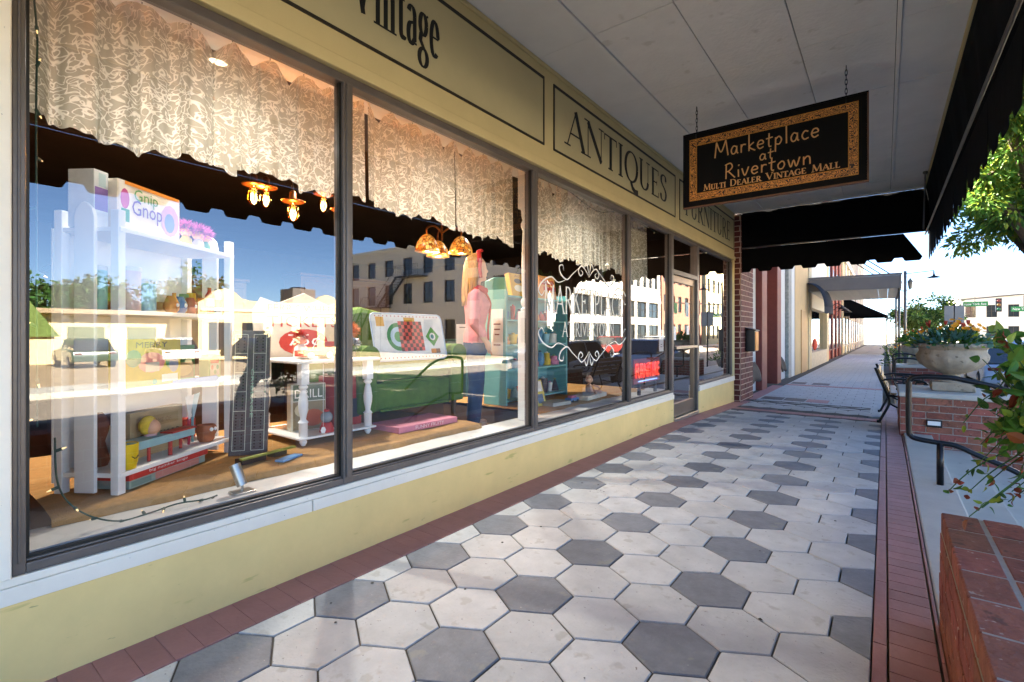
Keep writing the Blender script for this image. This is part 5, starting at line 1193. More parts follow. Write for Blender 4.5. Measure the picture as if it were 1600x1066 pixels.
def toy(name, label, cat, parts_):
    zz = min(b.v and min(p.z for p in b.v) for b, *_ in parts_); o0 = parts_[0][0]
    c = sum(((o0.xf @ p) if o0.xf else p for p in o0.v), Vector())/len(o0.v)
    t = thing(name, (c.x, c.y, zz), label, cat)
    for b, nm, m_ in parts_: b.build(nm, m_, t, smooth=True, auto=40)
    return t
def fuzz(B, c, r_, n, ln, seed, up=.3):
    r = random.Random(seed)
    for k in range(n*4): d = rdir(r); d.z = d.z*.7+up; d.normalize(); leaf(B, Vector(c)+d*r_*.5, d+rdir(r)*.35, rdir(r), ln*r.uniform(.6,1.1), ln*.09)
    return B
PINKH = mat('pink_fluff','c96aa8',.9,.2,20,island=.2); SKIN = mat('doll_skin','d9a583',.5,.06); YELH = mat('yellow_wool','d2b23c',.9,.15,30); ORH = mat('orange_fluff','d98850',.9,.2,20,island=.2)
for k, (x, y) in enumerate(((.56,.1),(.66,.1),(.745,.12))):
    z = 1.746
    toy('fluffy_haired_doll', 'small doll with fluffy pink hair sitting on the top white shelf', 'doll', [(MB(SM).lathe(x,y,[(.02,z),(.032,z+.01),(.03,z+.05),(.018,z+.07)],12),'body',C(('d9c05a','c9c4d6','5f9a6a')[k])), (MB(SM).ball((x,y,z+.095),(.032,.032,.03)),'head',SKIN), (fuzz(MB(SM),(x,y,z+.115),.03,160,.05,k),'hair',PINKH)])['group'] = 'pink haired dolls'
def can(x, y, z, r_, h, col, label, col2='cfc8b8'):
    toy('canister', label, 'canister', [(MB(SM).lathe(x,y,[(r_,z),(r_,z+h)],18),'body',C(col)), (MB(SM).lathe(x,y,[(r_*1.04,z+h),(r_*1.04,z+h+.02),(r_*.4,z+h+.025)],18),'lid',C(col2))])
can(.17,.1,1.361,.05,.2,'cdb0b4','rose printed canister on the upper white shelf'); can(.30,.12,1.361,.045,.15,'9fc3d0','sky blue canister on the upper white shelf'); can(.05,.14,1.361,.03,.19,'8fb8b8','slim teal canister at the picket end')
gbox('small_carton','cream card carton at the back of the upper white shelf', SM, .38,.18,1.361,.16,.06,.11,'d6cdb4',[(.1,.9,.2,.6,'b08a5a','r')])
for k, (x, cc, lb) in enumerate(((.40,'c27a3c','orange rounded ornament on the upper white shelf'),(.46,'4f6fa8','blue rounded ornament with white spots on the upper white shelf'),(.54,'b05a48','brick red rounded ornament on the upper white shelf'))):
    toy('ornament', lb, 'ornament', [(MB(SM).lathe(x,.06,[(.022,1.361),(.036,1.38),(.038,1.41),(.026,1.44),(.02,1.455)],14),'body',C(cc)),(MB(SM).ball((x,.028,1.405),.012,8,6),'spot',WHITEP)])
rq = random.Random(51); seen = set()
sc = {'b8342c':'red','e0dccf':'cream','d9b02c':'yellow','4f86a8':'blue','c97a94':'pink','7fa06a':'green','d98a3c':'orange'}
for z, yb, xs_ in ((1.361,.22,(.10,.20,.62,.70,.76)), (.981,.25,(.08,.52,.58,.74)), (1.361,.05,(.62,.69,.76)), (.601,.24,(.62,.72,.78))):
    for x in xs_:
        while True:
            cc = rq.choice(list(sc)); k_ = rq.randrange(3)
            if (cc,k_,z) not in seen: break
        seen.add((cc,k_,z)); h = rq.uniform(.08,.17)
        pf = ([(.9,0),(.95,.1),(.95,.85),(1,.9),(.5,1)],[(.7,0),(1,.3),(.9,.7),(.4,.85),(.4,1)],[(1,0),(1,.9),(.9,1)])[k_]; r_ = .026
        t2 = toy('shelf_tin', f"{sc[cc]} {('lidded tin','necked bottle','round card tub')[k_]} on the {('low','middle','upper')[(z>.7)+(z>1.2)]} board of the white shelf", 'tin', [(MB(SM).lathe(x,yb,[(r_*a,z+h*b_) for a,b_ in pf],14),'body',C(cc)), (MB(SM).lathe(x,yb,[(r_*1.005,z+h*.32),(r_*1.005,z+h*.6)],14),'band',C(rq.choice(list(sc))))])
# low shelf toys
z = .601
toy('toy_piano','toy piano with teal case, red keyboard and red legs on the low white shelf','toy',[(MB(SM).box(.10,.50,-.0,.10,z+.075,z+.115),'case',C('8fb9bd')),(MB(SM).box(.32,.50,-.012,.06,z+.1155,z+.124),'keyboard',C('b03a34')),(MB(SM).tube([(.20,.02,z),(.20,.02,z+.075)],.008,8),'leg',C('b03a34')),(MB(SM).tube([(.33,.01,z),(.33,.01,z+.075)],.010,8),'leg',C('b03a34')),(MB(SM).tube([(.48,.07,z),(.48,.07,z+.075)],.008,8),'leg',C('b03a34'))])
toy('yellow_cup','yellow beaker with a simple smile on the low white shelf','cup',[(MB(SM).lathe(.065,.02,[(.040,z),(.043,z+.02),(.047,z+.03),(.05,z+.12),(.046,z+.12),(.04,z+.02)],20),'cup',C('d9b70f')),(MB(SM).tube([(.065-.018+.012*k, -.031+.006*abs(k-1.5)*.5, z+.062-.012*math.sin(k*1.05)) for k in range(4)],.0022,5),'smile',BLACKP)])
toy('brown_mug','brown glazed mug with a curled handle at the right end of the low white shelf','mug',[(MB(SM).lathe(.66,.05,[(.035,z),(.045,z+.015),(.05,z+.06),(.046,z+.1),(.042,z+.1),(.04,z+.02)],18),'cup',C('a5603c')),(MB(SM).tube(smoothp([(.70,.05,z+.02),(.745,.05,z+.04),(.74,.05,z+.08),(.70,.05,z+.085)],5),.007,7),'handle',C('a5603c')),(MB(SM).ball((.645,.005,z+.075),.012,8,6),'eye',WHITEP),(MB(SM).ball((.675,.005,z+.075),.012,8,6),'eye',WHITEP)])
toy('round_doll','round doll head with yellow wool hair in front of the tan carton','doll',[(MB(SM).ball((.27,.06,z+.16),(.038,.036,.04)),'head',SKIN),(MB(SM).ball((.262,.078,z+.17),(.05,.034,.05)),'hair',YELH),(MB(SM).lathe(.27,.07,[(.03,z+.116),(.028,z+.126)],10),'collar',C('c9a2a0'))])
toy('wooden_carving','brown carved wooden figure behind the picket end','carving',[(MB(SM).lathe(.10,.2,[(.04,z),(.05,z+.03),(.03,z+.12),(.045,z+.17),(.05,z+.22),(.02,z+.26)],12),'body',mat('dark_carved_wood','6e3f2c',.5,.2,10)),(MB(SM).obox((.15,.17,z+.22),(.06,.05,.05)),'arm',mat('dark_carved_wood','6e3f2c'))])
for k in range(2): toy('paper_pennant', ('white paper pennant on a red stick beside the tan carton','white and teal paper pennant at the right end of the low shelf')[k],'pennant',[(MB(SM).add([(.53+.09*k,.08+.03*k,z+.28),(.60+.09*k,.08+.03*k,z+.29),(.57+.07*k,.085+.03*k,z+.12),(.565+.07*k,.1+.03*k,z+.2)],[(0,1,2),(0,2,3),(1,3,2)]),'paper',C(('e6e2da','bcd6d8')[k])),(MB(SM).tube([(.57+.07*k,.09+.03*k,z),(.57+.07*k,.09+.03*k,z+.15)],.007,6),'stick',C(('b8344a','7fb0b4')[k]))])
# tall slate coloured cribbage style board leaning beside the shelf
BT = Matrix.Translation((-3.16,1.30,PZ+.003)) @ Matrix.Rotation(R(52),4,'Z') @ Matrix.Rotation(R(-7),4,'X')
t = thing('peg_score_board', BT @ Vector((.11,0,0)), 'tall dark peg score board with rows of black holes leaning beside the white shelf', 'game board')
MB(BT).box(0,.215,0,.025,0,.77).build('board', C('57524e'), t, bevel=.004)
B = MB(BT)
for x in (.018,.088,.122,.194): B.box(x,x+.003,-.0016,-.0006,.03,.745)
for k in range(7): B.box(.0185,.088,-.0018,-.0008,.03+.119*k,.033+.119*k); B.box(.1255,.194,-.0018,-.0008,.03+.119*k,.033+.119*k)
B.build('score_line', C('cfd0b8'), t)
B = MB(BT)
for g in range(6):
    for k in range(5):
        for x in (.036,.07,.142,.176): zz = .05+.119*g+.019*k; B.add([(x+.0052*math.cos(a*1.047),-.0014,zz+.0052*math.sin(a*1.047)) for a in range(6)],[tuple(range(6))])
o = B.build('peg_hole', BLACKP, t); o['kind'] = 'stuff'
R3 = BT.to_3x3(); sans('CRIBBAGE', BT @ Vector((.1135,0,.38)), R3 @ Vector((0,0,-1)), R3 @ Vector((1,0,0)), R3 @ Vector((0,-1,0)), .016, C('9fc4a0'), t, 'printed_title', width=.3, th=.003)
# loose things lying in front of the board
def lying(name, label, cat, cx, cy, l_, w_, h, rz, col, z0=PZ+.003): tag(MB().obox((cx,cy,z0+h/2),(w_,l_,h),rz).build(name, C(col), None, bevel=.003), label, cat)
lying('flat_ruler','olive green ruler laid across small boxes on the burlap','ruler',-2.90,1.42,.36,.03,.012,R(12),'8f9440',PZ+.036)
lying('small_box','black pencil box lying on the burlap under the olive ruler','box',-2.93,1.33,.15,.07,.03,R(8),'2c2a28'); lying('small_box','dark green box lying on the burlap beside the peg board','box',-2.96,1.50,.1,.06,.03,R(20),'3a4232'); lying('paper_wallet','sky blue paper wallet lying on the burlap','wallet',-2.82,1.50,.17,.06,.012,R(24),'6f9fd0')
gbox('game_box','long pink lettered carton lying in front of the green armchair', Matrix.Translation((-2.86,2.36,PZ+.004)) @ Matrix.Rotation(R(90),4,'Z'), 0,0,0,.62,.34,.045,'d98a98',[(.3,.7,.15,.85,'c96a7c','r')],[('FUNNY FRUITY',.5,.25,.026,.3,'f4e6e2')])
# ------------------------------------------------------------------ white cart with turned legs
t = thing('white_cart', (-3.33,1.98,PZ), 'white tea cart with turned legs and two tiers', 'cart')
prof = [(.012,0),(.024,.02),(.024,.03),(.012,.045),(.028,.06),(.028,.15),(.034,.155),(.018,.175),(.022,.2),(.03,.24),(.032,.28),(.024,.34),(.016,.37),(.03,.385),(.03,.395),(.02,.405)]
for x in (-3.07,-3.58):
    for y in (1.73,2.24):
        MB().lathe(x,y,[(r_,PZ+.003+h) for r_,h in prof],14).build('leg', SHELFW, t, smooth=True, auto=50); MB().box(x-.028,x+.028,y-.028,y+.028,PZ+.409,PZ+.548).build('leg_block', SHELFW, t, bevel=.003); MB().ball((x,y,PZ+.012),.012,8,6).build('caster', BRASS, t)
MB().box(-3.64,-3.01,1.66,2.31,PZ+.549,PZ+.572).build('top', SHELFW, t, bevel=.008); MB().box(-3.62,-3.03,1.68,2.29,PZ+.046,PZ+.062).build('lower_tier', SHELFW, t, bevel=.005)
YT = Matrix.Translation((-3.2,1.74,PZ+.063)) @ Matrix.Rotation(R(78),4,'Z')
gbox('tool_box','carton printed DRILL on the lower tier of the white cart', YT, 0,.08,0,.24,.09,.33,'c9c4b0',[(.06,.98,.02,.62,'8a7a58','r'),(.3,.95,.08,.45,'b0552e','o'),(.1,.5,.3,.58,'cfc29a','o'),(.06,.98,.64,.98,'5e6a52','r')],[('DRILL',.5,.70,.06,.19,'ece8da')])
toy('gumball_machine','small red gumball machine with a glass globe on the white cart','gumball machine',[(MB().lathe(-3.1,1.92,[(.05,PZ+.063),(.045,PZ+.1),(.03,PZ+.13)],16),'base',C('b8342c')),(MB().ball((-3.1,1.92,PZ+.165),.042),'globe',mat('smoky_globe','8a8f90',.1,.2)),(MB().ball((-3.1,1.92,PZ+.212),(.02,.02,.012)),'cap',C('b8342c'))])
toy('red_phone_box','tall red toy cabinet with dark panels on the white cart','toy',[(MB().box(-3.4,-3.18,2.04,2.26,PZ+.063,PZ+.43),'cabinet',C('a8322e')),(MB().box(-3.179,-3.175,2.06,2.24,PZ+.12,PZ+.26),'panel',C('3a3a40')),(MB().box(-3.179,-3.175,2.06,2.09,PZ+.28,PZ+.41),'slot',WHITEP),(MB().box(-3.179,-3.176,2.13,2.17,PZ+.3,PZ+.36),'label_plate',C('d6c8a0'))])
for k, (y, x) in enumerate(((1.83,-2.995),(2.02,-2.995))):
    t2 = thing('price_tag', (x,y,PZ+.07), 'white hexagonal price tag hanging from the white cart on a string', 'tag', 'price tags on the cart')
    MB().tube([(x,y,PZ+.545),(x,y,PZ+.12)],.0012,4).build('string', WHITEP, t2); MB().prism([(.02*math.cos(a*1.047),.024*math.sin(a*1.047)) for a in range(6)],(x,y,PZ+.1),(0,1,0),(0,0,1),(1,0,0),.001).build('card', WHITEP, t2)
ct = PZ+.573
t = thing('ticket_sign', (-3.6,2.03,ct), 'cream fairground sign in red letters reading FERRIS WHEEL TICKETS 75c', 'sign')
MB().prism([(0,0),(.74,0),(.76,.34),(.70,.44),(.58,.40),(.37,.49),(.16,.40),(.04,.44),(-.02,.34)],(-3.6,1.66,ct),(0,1,0),(0,0,1),(1,0,0),.012).build('board', C('e0d6c0'), t, bevel=.003)
RD = C('c0392e')
for s, z, h, w_ in (('FERRIS WHEEL',.34,.055,.56),('TICKETS',.225,.085,.58)): sans(s, (-3.588,2.03,ct+z), *UV, h, RD, t, 'painted_words', width=w_)
MB().prism([(.2*math.cos(a*.3491),.10*math.sin(a*.3491)) for a in range(18)],(-3.5875,2.03,ct+.11),(0,1,0),(0,0,1),(1,0,0),.002).build('red_oval', RD, t); sans('75¢', (-3.585,2.03,ct+.06), *UV, .11, WHITEP, t, 'painted_words', width=.26, th=.002)
toy('red_toy_truck','red toy truck loaded with small figures on top of the white cart','toy',[(MB().box(-3.2,-3.08,1.74,1.98,ct+.02,ct+.06),'chassis',RD),(MB().box(-3.19,-3.09,1.9,1.99,ct+.061,ct+.12),'cab',RD),(MB().tube([(-3.205,1.79,ct+.025),(-3.075,1.79,ct+.025)],.025,12),'wheel',C('e6dfd0')),(MB().tube([(-3.205,1.93,ct+.025),(-3.075,1.93,ct+.025)],.025,12),'wheel',C('e6dfd0'))])
toy('rag_doll','rag doll with red wool hair sitting on the white cart','doll',[(MB().lathe(-3.28,1.83,[(.04,ct),(.05,ct+.02),(.04,ct+.08),(.02,ct+.1)],12),'dress',C('e6e2da')),(MB().ball((-3.28,1.83,ct+.135),(.038,.038,.036)),'head',SKIN),(fuzz(MB(),(-3.285,1.83,ct+.15),.04,120,.045,9,.5),'hair',C('b8241e'))])
toy('silver_figurine','silver foil tree ornament on the white cart','ornament',[(MB().lathe(-3.2,2.2,[(.02,ct),(.03,ct+.01),(.012,ct+.04)],12),'foot',STEEL),(fuzz(MB(),(-3.2,2.2,ct+.09),.04,140,.05,11,.5),'foil',mat('silver_foil','b4bac2',.25,.1,metal=.8))])
# ------------------------------------------------------------------ green armchair with the game tray
VEL = mat('green_velvet','4a6a26',.95,.3,5,.3,40); t = thing('green_armchair', (-3.5,2.78,PZ), 'green velvet armchair with rounded arms on the burlap platform', 'armchair')
MB().box(-4.0,-3.16,2.36,3.2,PZ+.13,PZ+.36).build('seat_base', VEL, t, bevel=.03); MB().box(-3.9,-3.13,2.38,3.18,PZ+.365,PZ+.52).build('seat_cushion', VEL, t, bevel=.05)
for y in (2.22,3.20): MB().prism([(0,.13),(.16,.13),(.17,.50),(.15,.58),(.08,.62),(.01,.58),(-.01,.50)],(-4.0,y,PZ),(0,1,0),(0,0,1),(1,0,0),.86).build('arm', VEL, t, bevel=.02)
for y in (2.30,3.28): MB().tube([(-3.98,y,PZ+.56),(-3.12,y,PZ+.56)],.095,18).build('rolled_arm', VEL, t, smooth=True, auto=40)
MB().box(-3.15,-3.122,2.40,3.16,PZ+.13,PZ+.15).build('seat_piping', VEL, t, bevel=.008); MB().tube([(-3.125,2.42,PZ+.365),(-3.125,3.14,PZ+.365)],.009,8).build('cushion_piping', VEL, t, smooth=True)
MB().prism([(0,.3),(1.0,.3),(1.03,.75),(.93,.92),(.5,1.0),(.07,.92),(-.03,.75)],(-4.06,2.29,PZ),(0,1,0),(0,0,1),(1,0,0),.16).build('backrest', VEL, t, bevel=.05)
for x in (-3.95,-3.2):
    for y in (2.3,3.28): MB().tube([(x,y,PZ+.003),(x,y,PZ+.13)],[.018,.03],8).build('leg', INTF, t)
TT = Matrix.Translation((-3.19,2.40,PZ+.524)) @ Matrix.Rotation(R(90),4,'Z') @ Matrix.Rotation(R(-14),4,'X')
t = thing('game_tray', TT @ Vector((.38,0,0)), 'white printed metal game tray with a red checkerboard leaning on the green armchair', 'game board')
def rrect(w_, h, r_): return [(w_-r_+r_*math.cos(R(a)), r_+r_*math.sin(R(a))) for a in (-90,-45,0)]+[(w_-r_+r_*math.cos(R(a)), h-r_+r_*math.sin(R(a))) for a in (0,45,90)]+[(r_+r_*math.cos(R(a)), h-r_+r_*math.sin(R(a))) for a in (90,135,180)]+[(r_+r_*math.cos(R(a)), r_+r_*math.sin(R(a))) for a in (180,225,270)]
MB(TT).prism(rrect(.78,.40,.04),(0,0,0),(1,0,0),(0,0,1),(0,-1,0),.012).build('tray', C('e6e8e4'), t, bevel=.003); MB(TT).tube([(p[0],-.012,p[1]) for p in rrect(.78,.40,.04)]+[(.74,-.012,0)],.006,6,cap=False).build('rim', C('aebfd4'), t)
yy = -.0128
def disc(cx, cz, r_, col, k, nm='print'): MB(TT).add([(cx+r_*math.cos(a*.2618),yy-.0004*k,cz+r_*math.sin(a*.2618)) for a in range(24)],[tuple(range(24))]).build(nm, C(col), t)
disc(.26,.2,.12,'3a8a4a',0); disc(.26,.2,.085,'b9d4e0',1); disc(.26,.2,.045,'4a9a5a',2)
B1, B2 = MB(TT), MB(TT)
for i in range(8):
    for j in range(8): (B1 if (i+j)%2 else B2).add([(.27+a*.0325,yy-.0016,.075+b_*.0325) for a,b_ in ((i,j),(i+1,j),(i+1,j+1),(i,j+1))],[(0,1,2,3)])
B1.build('checkerboard', C('d9564a'), t)['kind']='stuff'; B2.build('checkerboard', C('5a2a22'), t)['kind']='stuff'
MB(TT).add([(.64,yy,.11),(.72,yy,.2),(.64,yy,.29),(.56,yy,.2)],[(0,1,2,3)]).build('print', C('4f9a44'), t); disc(.64,.2,.035,'e6e8e4',1); disc(.64,.2,.02,'4f8a8a',2)
for a,b_,c,d,cc in ((.05,.13,.29,.37,'d9a23c'),(.34,.46,.33,.37,'c9971c'),(.6,.66,.05,.09,'d98a2c'),(.66,.71,.05,.09,'8a5a2c')): MB(TT).add([(a,yy,c),(b_,yy,c),(b_,yy,d),(a,yy,d)],[(0,1,2,3)]).build('print', C(cc), t)
B = MB(TT)
for k in range(18):
    for zz in (.022,.378): B.add([(.05+.04*k+.006*math.cos(a),yy,zz+.006*math.sin(a)) for a in range(6)],[tuple(range(6))])
B.build('border_dot', C('c0504a'), t)['kind']='stuff'
toy('orange_haired_doll','doll with a shock of orange hair sitting on the arm of the green armchair','doll',[(MB().lathe(-3.35,2.27,[(.03,PZ+.62),(.04,PZ+.64),(.03,PZ+.70),(.015,PZ+.72)],12),'body',C('c9a27a')),(MB().ball((-3.35,2.27,PZ+.75),.045),'head',SKIN),(fuzz(MB(),(-3.355,2.275,PZ+.765),.055,220,.065,15,.15),'hair',ORH)])
# ------------------------------------------------------------------ turned white post and silver up-light
t = thing('turned_post', (-2.62,3.66,.452), 'white turned wooden post standing inside the window', 'post')
MB().box(-2.685,-2.555,3.595,3.725,.453,1.45).build('square_base', SHELFW, t, bevel=.006)
MB().lathe(-2.62,3.66,[(.06,1.45),(.064,1.47),(.045,1.49),(.06,1.52),(.062,1.55),(.046,1.58),(.052,1.64),(.056,1.8),(.05,2.1),(.044,2.2),(.06,2.23),(.062,2.26),(.046,2.29),(.056,2.33),(.058,2.37),(.06,2.39)],22).build('turned_shaft', SHELFW, t, smooth=True, auto=45)
MB().box(-2.685,-2.555,3.595,3.725,2.391,2.795).build('square_top', SHELFW, t, bevel=.006)
t = thing('uplight', (-2.56,1.12,.452), 'small silver can uplight clamped to the white inner ledge', 'lamp'); SIL = mat('brushed_steel','b3aca0')
MB().tube([(-2.56,1.12,.487),(-2.60,1.10,.59)],[.024,.027],16).build('can', SIL, t, smooth=True, auto=40); MB().box(-2.60,-2.52,1.07,1.17,.453,.462).build('foot', SIL, t, bevel=.002); MB().tube([(-2.56,1.12,.462),(-2.56,1.12,.5)],.006,6).build('stem', SIL, t)
# ------------------------------------------------------------------ teal bookcase with toys
TEAL = mat('teal_shelf_paint','6aa9a6',.5,.06,6); tx, ty0, ty1, tz = -3.2, 4.08, 5.34, .474
t = thing('teal_bookcase', (tx-.15,(ty0+ty1)/2,tz), 'pale teal bookcase full of small toys behind the painted window lettering', 'bookcase')
for y in (ty0,ty1-.025): MB().box(tx-.3,tx,y,y+.025,tz,1.72).build('side_panel', TEAL, t, bevel=.003)
zsh = [.53,.86,1.13,1.40,1.66]
for z in zsh: MB().box(tx-.3,tx-.002,ty0+.026,ty1-.026,z-.02,z).build('shelf_board', TEAL, t, bevel=.002)
MB().box(tx-.312,tx-.301,ty0,ty1,tz,1.72).build('back_panel', TEAL, t); MB().prism([(0,0),(1.26,0),(1.26,.1),(1.1,.16),(.63,.2),(.16,.16),(0,.1)],(tx-.30,ty0,1.722),(0,1,0),(0,0,1),(1,0,0),.018).build('crest', TEAL, t, bevel=.003)
TY = lambda y, z, x=tx-.14: Matrix.Translation((x,y,z)) @ Matrix.Rotation(R(90),4,'Z')
gbox('game_box','yellow picture carton tilted on top of the teal bookcase', TY(4.22,1.662,tx-.02), 0,0,.0,.46,.06,.26,'c99a1c',[(.12,.48,.2,.5,'d8d4c0','o'),(.55,.9,.45,.72,'7b9ab0','o'),(.15,.45,.55,.78,'3a3a34','o'),(.55,.88,.12,.4,'c97a4a','o')],[('AUTO',.4,.83,.03,.2,'5a3a10')], lean=R(-12))
gbox('game_box','orange carton with red name bands on top of the teal bookcase', TY(4.78,1.662,tx-.02), 0,0,.0,.34,.06,.28,'cf8a44',[(.1,.9,.62,.82,'b8302a','r'),(.2,.98,.36,.54,'b8302a','r'),(.3,.7,.08,.3,'d9b06a','o')],[('CHECKERS',.5,.67,.03,.22,'f0e6d8')], lean=R(-8))
rt = random.Random(33); cols = ['b8342c','e0dccf','d9b02c','4f86a8','c97a94','3f3f44','7fa06a','d98a3c','9ac0c4']
desc = ['teapot shaped toy','enamel canister','round tin bank','squat toy jar','bell shaped toy','tapered toy cup']
used = set()
cname = {'b8342c':'red','e0dccf':'cream','d9b02c':'yellow','4f86a8':'blue','c97a94':'pink','3f3f44':'black','7fa06a':'green','d98a3c':'orange','9ac0c4':'aqua'}
for si, z in enumerate(zsh[:-1]):
    y = ty0+.1
    while y < ty1-.12:
        cc = rt.choice(cols); kd = rt.randrange(6); h = rt.uniform(.08,.17); r_ = rt.uniform(.035,.065); key = (cname[cc], kd, si)
        if key in used: continue
        used.add(key); sh = ('lowest','second','third','top')[si]
        pf = [[(.6,0),(1,.2),(1,.6),(.5,.9),(.25,1)],[(.9,0),(.95,.1),(.95,.85),(1,.9),(.6,1)],[(.8,0),(1,.3),(1,.7),(.8,1),(.3,1)],[(1,0),(1,.4),(.7,.6),(.7,.9),(.75,1)],[(1,0),(.9,.15),(.55,.6),(.3,.9),(.1,1)],[(.55,0),(.6,.05),(.85,.95),(.8,1)]][kd]
        t2 = toy('shelf_toy', f'{cname[cc]} {desc[kd]} on the {sh} shelf of the teal bookcase', 'toy', [(MB().lathe(tx-.12,y+r_,[(r_*a,z+.001+h*b_) for a,b_ in pf],16),'body',C(cc)),(MB().lathe(tx-.12,y+r_,[(r_*.32,z+.002+h),(r_*.36,z+h+.012),(r_*.1,z+h+.02)],10),'knob',C(rt.choice(cols)))])
        y += 2*r_ + rt.uniform(.015,.05)
def poster(label, x, y, z, w_, h, rz, col, lines, lc):
    M_ = Matrix.Translation((x,y,z)) @ Matrix.Rotation(rz,4,'Z'); t = thing('notice_card', (x,y,z), label, 'notice'); MB(M_).box(-w_/2,w_/2,0,.004,0,h).build('card', C(col), t)
    R3 = M_.to_3x3()
    B = MB(M_)
    for k, (u0,u1,v) in enumerate(lines): B.box(-w_/2+w_*u0,-w_/2+w_*u1,-.001,-.0002,h*v,h*v+h*.025)
    B.build('printed_line', C(lc), t)
poster('white notice card with small print fixed to the side of the teal bookcase', tx-.12, ty0-.006, .95, .16,.56,0,'dfe0da',[(.2,.8,.7),(.25,.75,.6),(.3,.7,.5),(.2,.8,.3)],'7a4a44')
poster('white notice with black print beside the red neon sign', -2.46, 6.62, 1.0, .16,.30,R(90),'ecebe4',[(.2,.8,.8),(.3,.7,.7),(.35,.65,.3),(.3,.7,.2)],'2a2a2a')
poster('framed grey paper behind the mannequin', -3.6, 3.98, .95, .34,.40,R(50),'c9cac4',[(.1,.9,.9),(.1,.9,.1)],'2a2c30')
for k, (yy, hh, cc, lb) in enumerate(((4.12,.24,'b0503c','red and white magazines in a wire rack before the teal bookcase'),(4.26,.28,'d6c05a','yellow covered magazines in a wire rack before the teal bookcase'))):
    gbox('magazine_stack', lb, TY(yy,.474,tx+.22+.06*k), 0,0,0,.18,.05,hh,cc,[(.1,.9,.55,.95,'e6dccb','r'),(.2,.8,.1,.45,'4f6f8a','r')],lean=R(-16),cat='magazine')
toy('baby_doll','small pink baby doll sitting on a book on the burlap','doll',[(MB().lathe(-2.86,5.28,[(.03,.535),(.045,.55),(.04,.61),(.02,.64)],12),'body',SKIN),(MB().ball((-2.86,5.28,.69),(.045,.045,.05)),'head',SKIN),(MB().tube(smoothp([(-2.83,5.24,.62),(-2.80,5.19,.59),(-2.77,5.2,.56)],4),.012,6),'arm',SKIN),(MB().tube(smoothp([(-2.83,5.32,.62),(-2.79,5.37,.6),(-2.76,5.38,.57)],4),.012,6),'arm',SKIN),(MB().tube([(-2.84,5.25,.555),(-2.72,5.21,.545)],.017,6),'leg',SKIN),(MB().tube([(-2.84,5.31,.555),(-2.72,5.34,.545)],.017,6),'leg',SKIN)])
lying('book','thin white book lying under the baby doll','book',-2.84,5.25,.55,.22,.05,R(4),'cfc7b4',.474); lying('book','grey book lying flat on the burlap before the teal bookcase','book',-2.85,4.5,.30,.2,.04,R(-8),'a9a596',.474)
toy('toy_car_pile','blue and pink toy car lying by the grey book','toy',[(MB().box(-2.86,-2.78,4.72,4.9,.49,.52),'body',C('5f86b4')),(MB().box(-2.85,-2.79,4.76,4.85,.521,.545),'cab',C('c97a94')),(MB().tube([(-2.865,4.76,.49),(-2.775,4.76,.49)],.016,10),'wheel',BLACKP),(MB().tube([(-2.865,4.86,.49),(-2.775,4.86,.49)],.016,10),'wheel',BLACKP)])
# ------------------------------------------------------------------ red neon sign by the door
ns = thing('neon_sign', (-2.52,6.3,.452), 'red neon window sign reading FURNITURE propped by the door', 'sign'); MB().box(-2.53,-2.515,5.82,6.70,.60,.92).build('backing', C('8a2420'), ns)
NEON = mat('red_neon_tube','ff6a55',.3,.02,emit='ff3d2a',es=.35); sans('FURNITURE', (-2.512,6.26,.67), *UV, .19, NEON, ns, 'neon_letters', width=.8, th=.004)
MB().tube([(-2.51,5.95,.63),(-2.51,6.58,.63)],.006,6).build('neon_underline', mat('blue_neon_tube','8fb4ff',.3,.02,emit='7fa4ff',es=.3), ns); MB().box(-2.53,-2.50,5.95,6.0,.453,.599).build('foot', IRON, ns); MB().box(-2.53,-2.50,6.5,6.55,.453,.599).build('foot', IRON, ns)
# ------------------------------------------------------------------ mannequin
mx_, my_, mz_ = -3.28, 3.68, .30
MB().box(mx_-.35,mx_+.3,my_-.28,my_+.28,0,mz_).build('mannequin_plinth', INTF, None); tag(bpy.data.objects['mannequin_plinth'],'low dark plinth under the blonde mannequin','plinth')
t = thing('mannequin', (mx_,my_,mz_), 'blonde shop mannequin in a pink blouse and jeans with a red headband', 'mannequin')
MA = R(-46)
P = lambda dx, dy, dz: (mx_+dx*math.cos(MA)-dy*math.sin(MA), my_+dx*math.sin(MA)+dy*math.cos(MA), mz_+dz)   # faces the street corner
def capsule(B, a, b_, r0, r1, n=12, k=6):
    a, b_ = Vector(a), Vector(b_); B.tube([a.lerp(b_,i/k) for i in range(k+1)], [r0+(r1-r0)*i/k for i in range(k+1)], n); B.ball(a, r0, n, 8); B.ball(b_, r1, n, 8)
def loft(B, rows, n=20):
    vs = []
    for (z, rx, ry, cx, cy) in rows:
        for k in range(n): a = 2*math.pi*k/n; vs.append(P(cx+rx*math.cos(a), cy+ry*math.sin(a), z))
    m_ = len(rows); B.add(vs, [(i*n+k, i*n+(k+1)%n, (i+1)*n+(k+1)%n, (i+1)*n+k) for i in range(m_-1) for k in range(n)]+[tuple(range(n-1,-1,-1)), tuple((m_-1)*n+k for k in range(n))])
def remesh(o, v, sm=6):
    md = o.modifiers.new('join','REMESH'); md.mode = 'VOXEL'; md.voxel_size = v; md.use_smooth_shade = True; md = o.modifiers.new('smooth','SMOOTH'); md.iterations = sm; md.factor = .5
B = MB()
loft(B, [(.80,.15,.10,0,0),(.9,.155,.105,0,0),(1.02,.125,.09,0,0),(1.14,.14,.10,0,.005),(1.25,.155,.115,0,.01),(1.34,.16,.09,0,0),(1.39,.09,.06,0,0)])
capsule(B, P(0,0,1.36), P(0,.015,1.50), .048, .045)
